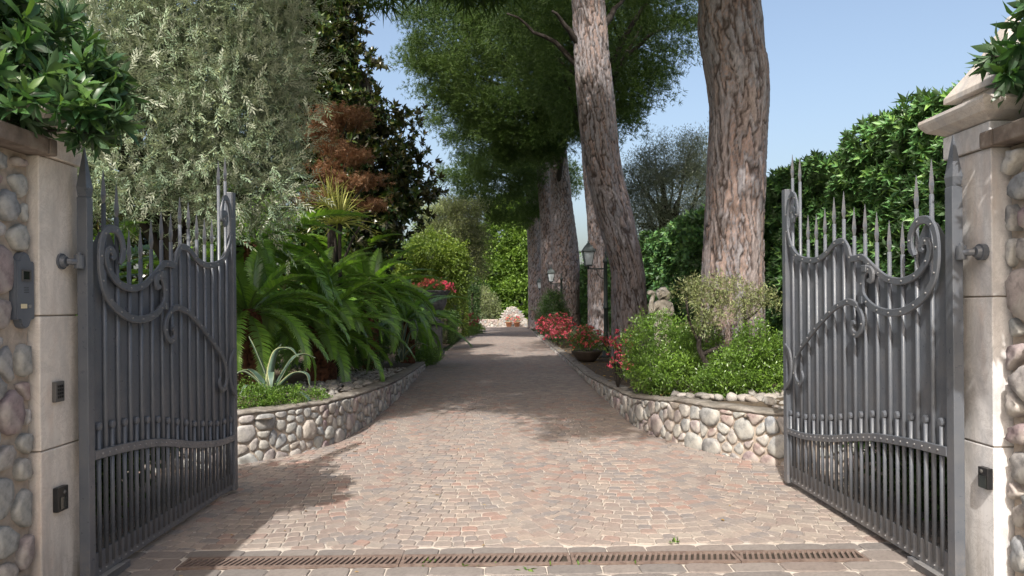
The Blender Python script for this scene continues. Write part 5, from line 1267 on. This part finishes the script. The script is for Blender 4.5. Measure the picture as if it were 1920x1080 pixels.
# ------------------------------------------------------------------ lamp posts
def lamp(label, x, y):
    t = thing('lamp_post', label, 'lamp post', (x, y, .10), 'lamp posts along the right bed')
    MB().lathe([(.13, 0), (.13, .06), (.10, .09), (.085, .35), (.10, .38), (.062, .45), (.058, 1.30), (.075, 1.32), (.075, 1.37), (.055, 1.40), (.048, 2.55), (.065, 2.57), (.065, 2.62), (.03, 2.68), (.02, 2.78), (.035, 2.82), (.0, 2.88)], n=14).build('pole', M['lamppost'], t, True)
    m = MB(); m.tube(spline([(0, 0, 2.40), (-.2, 0, 2.40), (-.46, 0, 2.40)], 6), .018, 7); m.tube(spline([(0, 0, 2.12), (-.12, 0, 2.16), (-.2, 0, 2.26), (-.24, 0, 2.385)], 6), .013, 6)
    m.tube([(-.46, 0, 2.385), (-.46, 0, 2.47)], .03, 8); m.build('bracket', M['lamppost'], t, True)
    l = MB(); V = []
    for hw, z in ((.085, 2.51), (.145, 2.85)): V += [(-.46 - hw, -hw, z), (-.46 + hw, -hw, z), (-.46 + hw, hw, z), (-.46 - hw, hw, z)]
    l.add(V, [(3, 2, 1, 0), (4, 5, 6, 7)] + [(j, (j + 1) % 4, 4 + (j + 1) % 4, 4 + j) for j in range(4)]); gl = l.build('lantern_glass', M['lampglass'], t)
    f = MB()
    for sx, sy in ((-1, -1), (1, -1), (1, 1), (-1, 1)): f.tube([(-.46 + sx * .088, sy * .088, 2.50), (-.46 + sx * .149, sy * .149, 2.86)], .011, 6)
    f.box(-.46 - .10, -.46 + .10, -.10, .10, 2.475, 2.507); f.build('lantern_frame', M['lamppost'], t)
    c = MB(); V = []
    for hw, z in ((.155, 2.853), (.185, 2.862), (.18, 2.885), (.14, 2.94), (.085, 3.03), (.05, 3.05), (.05, 3.075), (.015, 3.10), (.022, 3.13), (.004, 3.16)): V += [(-.46 - hw, -hw, z), (-.46 + hw, -hw, z), (-.46 + hw, hw, z), (-.46 - hw, hw, z)]
    c.add(V, [(3, 2, 1, 0), (36, 37, 38, 39)] + [(i * 4 + j, i * 4 + (j + 1) % 4, (i + 1) * 4 + (j + 1) % 4, (i + 1) * 4 + j) for i in range(9) for j in range(4)]); c.build('lantern_roof', M['lamppost'], t)
    return t
proto = lamp('nearest green lamp post, its white lantern against the slim pine trunk', 2.74, 20)
for lb, x, y in (('second lamp post, its lantern in front of the broad pine trunk', 2.55, 32.9), ('third small lamp post, its lantern left of the broad pine trunk', 2.62, 45), ('farthest tiny lamp post near the end of the drive', 2.62, 54.5)):
    c = proto.copy(); C.objects.link(c); c.location = (x, y, .10); c['label'] = lb
    for ch in proto.children: d = ch.copy(); C.objects.link(d); d.parent = c

# ------------------------------------------------------------------ statue
def skin(name, joints, edges, mat, parent, sub=2, rough=.0, scale=1.0):
    me = bpy.data.meshes.new(name); me.from_pydata([j[:3] for j in joints], edges, []); o = bpy.data.objects.new(name, me); C.objects.link(o)
    o.modifiers.new('s', 'SKIN'); sv = me.skin_vertices[0].data if me.skin_vertices else None
    if sv is None:
        bm = bmesh.new(); bm.from_mesh(me); bm.verts.layers.skin.verify(); bm.to_mesh(me); bm.free(); sv = me.skin_vertices[0].data
    for i, j in enumerate(joints): sv[i].radius = (j[3], j[4] if len(j) > 4 else j[3]); sv[i].use_root = i == 0
    md = o.modifiers.new('u', 'SUBSURF'); md.levels = sub; md.render_levels = sub
    bpy.context.view_layer.update()
    dg = bpy.context.evaluated_depsgraph_get(); m2 = bpy.data.meshes.new_from_object(o.evaluated_get(dg)); bpy.data.objects.remove(o)
    for v in m2.vertices:
        k = mnoise.noise(v.co * 14) * rough; v.co += v.normal * k
    for p in m2.polygons: p.use_smooth = True
    m2.name = name; return link(name, m2, mat, parent)
t = thing('garden_statue', 'weathered stone child statue raising its arm to its face behind the round bush', 'statue', (2.44, 11.5, .30))
MB().lathe([(.26, 0), (.26, .06), (.20, .09), (.19, .40), (.25, .44), (.25, .50)], n=4 * 6).build('pedestal', M['statue'], t, True)
J = [(0, 0, .98, .115, .10), (.01, 0, 1.10, .120, .10), (.03, .01, 1.22, .115, .095), (.03, .01, 1.29, .055), (.0, -.01, 1.345, .075), (-.02, -.02, 1.40, .092), (-.02, -.02, 1.455, .07),     # 0 pelvis 1 waist 2 chest 3 neck 4 jaw 5 head 6 crown
     (-.09, -.08, 1.215, .056), (-.20, -.16, 1.09, .047), (-.195, -.17, 1.21, .040), (-.16, -.13, 1.34, .034), (-.12, -.11, 1.375, .030),     # right arm folded up to the face
     (.15, .06, 1.20, .056), (.16, -.02, 1.07, .046), (.06, -.13, 1.06, .040), (-.07, -.18, 1.07, .034), (-.14, -.18, 1.085, .030),     # other arm across to the elbow
     (-.05, 0, .86, .09), (-.06, -.03, .70, .068), (-.06, 0, .55, .055), (.06, 0, .86, .09), (.07, -.01, .70, .068), (.07, .02, .55, .055),
     (-.06, -.09, .515, .04), (.07, -.07, .515, .04)]
E_ = [(0, 1), (1, 2), (2, 3), (3, 4), (4, 5), (5, 6), (2, 7), (7, 8), (8, 9), (9, 10), (10, 11), (2, 12), (12, 13), (13, 14), (14, 15), (15, 16), (0, 17), (17, 18), (18, 19), (0, 20), (20, 21), (21, 22), (19, 23), (22, 24)]
skin('body', J, E_, M['statue'], t, 2, .006)
skin('horn', [(-.13, -.13, 1.39, .028), (-.19, -.16, 1.40, .036), (-.255, -.19, 1.40, .05)], [(0, 1), (1, 2)], M['statue'], t, 2, .006)
skin('hair', [(.0, 0, 1.47, .075), (.05, .02, 1.42, .085), (.08, .03, 1.34, .075), (.09, .04, 1.27, .05)], [(0, 1), (1, 2), (2, 3)], M['statue'], t, 2, .03)
skin('drapery', [(.0, 0, 1.05, .13, .115), (.0, 0, .95, .145, .13), (.0, 0, .82, .15, .13), (.03, 0, .72, .12, .1), (.11, .02, .90, .07), (.14, .02, .78, .06)], [(0, 1), (1, 2), (2, 3), (1, 4), (4, 5)], M['statue'], t, 2, .028)
# nose and brow so the head has a face
f = MB(); f.tube([(-.045, -.10, 1.425), (-.052, -.118, 1.40), (-.048, -.113, 1.385)], [.010, .015, .012], 7); f.tube([(-.10, -.085, 1.43), (-.045, -.105, 1.435), (.01, -.105, 1.43)], [.008, .011, .008], 6); f.tube([(-.07, -.098, 1.36), (-.04, -.105, 1.358), (-.015, -.10, 1.36)], [.006, .010, .006], 6); f.build('face', M['statue'], t, True)

# ------------------------------------------------------------------ end of the drive: arched stone feature with two pots
t = thing('stone_feature', 'pale arched rubble stone wall closing the end of the drive', 'stone wall', (.62, 56.0, 0))
o2 = [(-1.05, 0), (-1.05, .46), (-.86, .60), (-.72, .88), (-.58, 1.14), (-.40, 1.36), (-.2, 1.49), (0, 1.53), (.2, 1.49), (.40, 1.36), (.58, 1.14), (.74, .88), (.92, .64), (1.15, .52), (1.15, 0)]
k = len(o2); m = MB(); m.add([(x, 0, z) for x, z in o2] + [(x, .4, z) for x, z in o2], [tuple(range(k)), tuple(range(2 * k - 1, k - 1, -1))] + [(i, (i + 1) % k, k + (i + 1) % k, k + i) for i in range(k)]).build('wall', M['mortar'], t)
hz = lambda s: float(np.interp(s - 1.05, [a for a, b in o2[1:-1]], [b for a, b in o2[1:-1]])) - .02
rr = random.Random(91); cells = pack_cells(rr, 2.18, hz, .07, .12, tries=4000)
add_stones(t, rr, cells, lambda s, z, dp: (.62 - 1.05 + s, 56.0 - dp + .005, z), .008, .03)
w_ = thing('end_wall', 'low pale stone wall joining the arched feature on its left', 'garden wall', (-1.6, 56.1, 0))
MB().box(-1.1, 1.15, 0, .4, 0, .56).build('wall', M['mortar'], w_, bevel=.02)
cells = pack_cells(rr, 2.2, lambda s: .54, .08, .14, tries=2000); add_stones(w_, rr, cells, lambda s, z, dp: (-2.7 + s, 56.1 - dp + .005, z), .012, .05)
for lb, fl, x in (('left terracotta pot in front of the arched stone wall', 'red and white flowers in the left terracotta pot', .35), ('right terracotta pot in front of the arched stone wall', 'pink and white flowers in the right terracotta pot', .95)):
    p_ = thing('flower_pot', lb, 'flower pot', (x, 55.5, 0), 'terracotta pots at the drive end')
    MB().lathe([(.17, 0), (.24, .30), (.27, .31), (.27, .37), (.23, .37), (.22, .33), (.02, .33)], n=16).build('pot', M['terracotta'], p_, True)
    flowers('potted_flowers', fl, 'flowers', (x, 55.5, .34), [(x, 55.4, .52, .24, .2, .2)], 92 + int(x * 10), 'paleolive', ['coral', 'pink'], 50, 22, .08, 0, .08)

# ------------------------------------------------------------------ pebbles and litter
def pebble_mesh(seed):
    bm = bmesh.new(); bmesh.ops.create_icosphere(bm, subdivisions=2, radius=1); off = Vector((seed * 3.1, 0, 0))
    for v in bm.verts: v.co *= 1 + .28 * mnoise.noise(v.co * 1.1 + off) + .08 * mnoise.noise(v.co * 3 + off)
    for f_ in bm.faces: f_.smooth = True
    me = bpy.data.meshes.new('pebble'); bm.to_mesh(me); bm.free()
    me.attributes.new('tone', 'FLOAT', 'POINT').data.foreach_set('value', [(seed * .37) % 1] * len(me.vertices)); me.materials.append(M['pebble']); return me
PB = [pebble_mesh(i) for i in range(9)]
r = random.Random(5)
def pebble(parent, x, y, z, s):
    o = link('pebble', PB[r.randrange(9)], None, parent, (x, y, z)); o.scale = (s * r.uniform(.8, 1.3), s * r.uniform(.7, 1.1), s * r.uniform(.55, .8)); o.rotation_euler = (r.uniform(-.3, .3), r.uniform(-.3, .3), r.uniform(0, 6.3))
done = []
def scatter_pebbles(parent, n_, region, smin, smax, zf):
    k = 0; tr_ = 0
    while k < n_ and tr_ < 6000:
        tr_ += 1; x, y = region(); s = r.uniform(smin, smax)
        if any((x - a) ** 2 + (y - b) ** 2 < (s + c) ** 2 * .62 for a, b, c in done): continue
        done.append((x, y, s)); pebble(parent, x, y, zf(x, y) + s * .3, s); k += 1
scatter_pebbles(bedR, 14, lambda: (lambda u: (1.95 + .85 * u, 8.45 - .72 * u + r.uniform(0, .12)))(r.random()), .05, .085, lambda x, y: .46)
scatter_pebbles(bedR, 130, lambda: (r.uniform(2.75, 4.1), r.uniform(7.15, 8.75)), .04, .085, lambda x, y: .43 + .05 * max(0, y - 7.6))
scatter_pebbles(bedL, 110, lambda: (lambda y: (edge_x(LEFT, y) - r.uniform(.22, 1.05), y))(r.uniform(8.9, 13.2)), .025, .06, lambda x, y: hL(y) + .0)
m = MB(); rr = random.Random(8)
me0 = PB[0]
for i in range(900):
    y = rr.uniform(8.6, 15.5); x = edge_x(LEFT, y) - rr.uniform(.2, 1.5); s = rr.uniform(.018, .04); z = hL(y) + .01; b = len(m.v); a = rr.uniform(0, 6)
    V = [(1, 0, 0), (.5, .8, .1), (-.5, .8, 0), (-1, 0, .1), (-.5, -.8, 0), (.5, -.8, .1), (0, 0, .75)]
    m.add([(x + s * (p[0] * math.cos(a) - p[1] * math.sin(a)), y + s * (p[0] * math.sin(a) + p[1] * math.cos(a)), z + s * p[2]) for p in V], [(i_, (i_ + 1) % 6, 6) for i_ in range(6)], rr.random())
o = m.build('gravel', M['pebble'], None, True, tone=True, fix=False); tag(o, 'fine white gravel between the pebbles in the left bed', 'gravel', kind='stuff')
# dry leaves and needles
rng = np.random.default_rng(9); n_ = 420
y = rng.uniform(7.5, 30, n_); x = np.array([edge_x(RIGHT, v) for v in y]) + rng.uniform(.05, 1.6, n_); z = np.array([hR(v) for v in y]) + .03
P = np.stack([x, y, z], 1); V, Fs = scatter(rng, tpl_lance(.16, .05), P, unit(rng.normal(size=(n_, 3)) * np.array([1, 1, .15])), rng.uniform(.04, .11, n_), 1, .3)
n2 = 34; x = rng.uniform(-1.9, 1.9, n2); y = 3.9 + 8 * rng.random(n2) ** 1.3; P = np.stack([x, y, np.full(n2, .016)], 1)
V2, F2 = scatter(rng, tpl_lance(.2, .06), P, unit(rng.normal(size=(n2, 3)) * np.array([1, 1, .05])), rng.uniform(.025, .06, n2), 1, .15)
o = link('leaf_litter', mesh_tris('leaf_litter', np.vstack([V, V2]), np.vstack([Fs, F2 + len(V)])), M['dryleaf']); tag(o, 'scattered dry leaves on the drive and the right bed', 'leaf litter', kind='stuff')
P = np.array([(.02 + .3 * rng.normal(), 4.28 + .0, .01) for i in range(10)] + [(1.06, 4.66, .01)] * 14 + [(.12, 4.2, .01)] * 10 + [(-.45, 4.36, .01)] * 8) + rng.normal(size=(42, 3)) * np.array([.02, .01, 0])
V, Fs = scatter(rng, tpl_lance(.2, .05), P, unit(rng.normal(size=(42, 3)) * .6 + np.array([0, 0, .6])), rng.uniform(.02, .045, 42), 1, .5)
o = link('weeds', mesh_tris('weeds', V, Fs), M['cover']); tag(o, 'tiny green weeds sprouting in the joints beside the drain', 'weeds', kind='stuff')
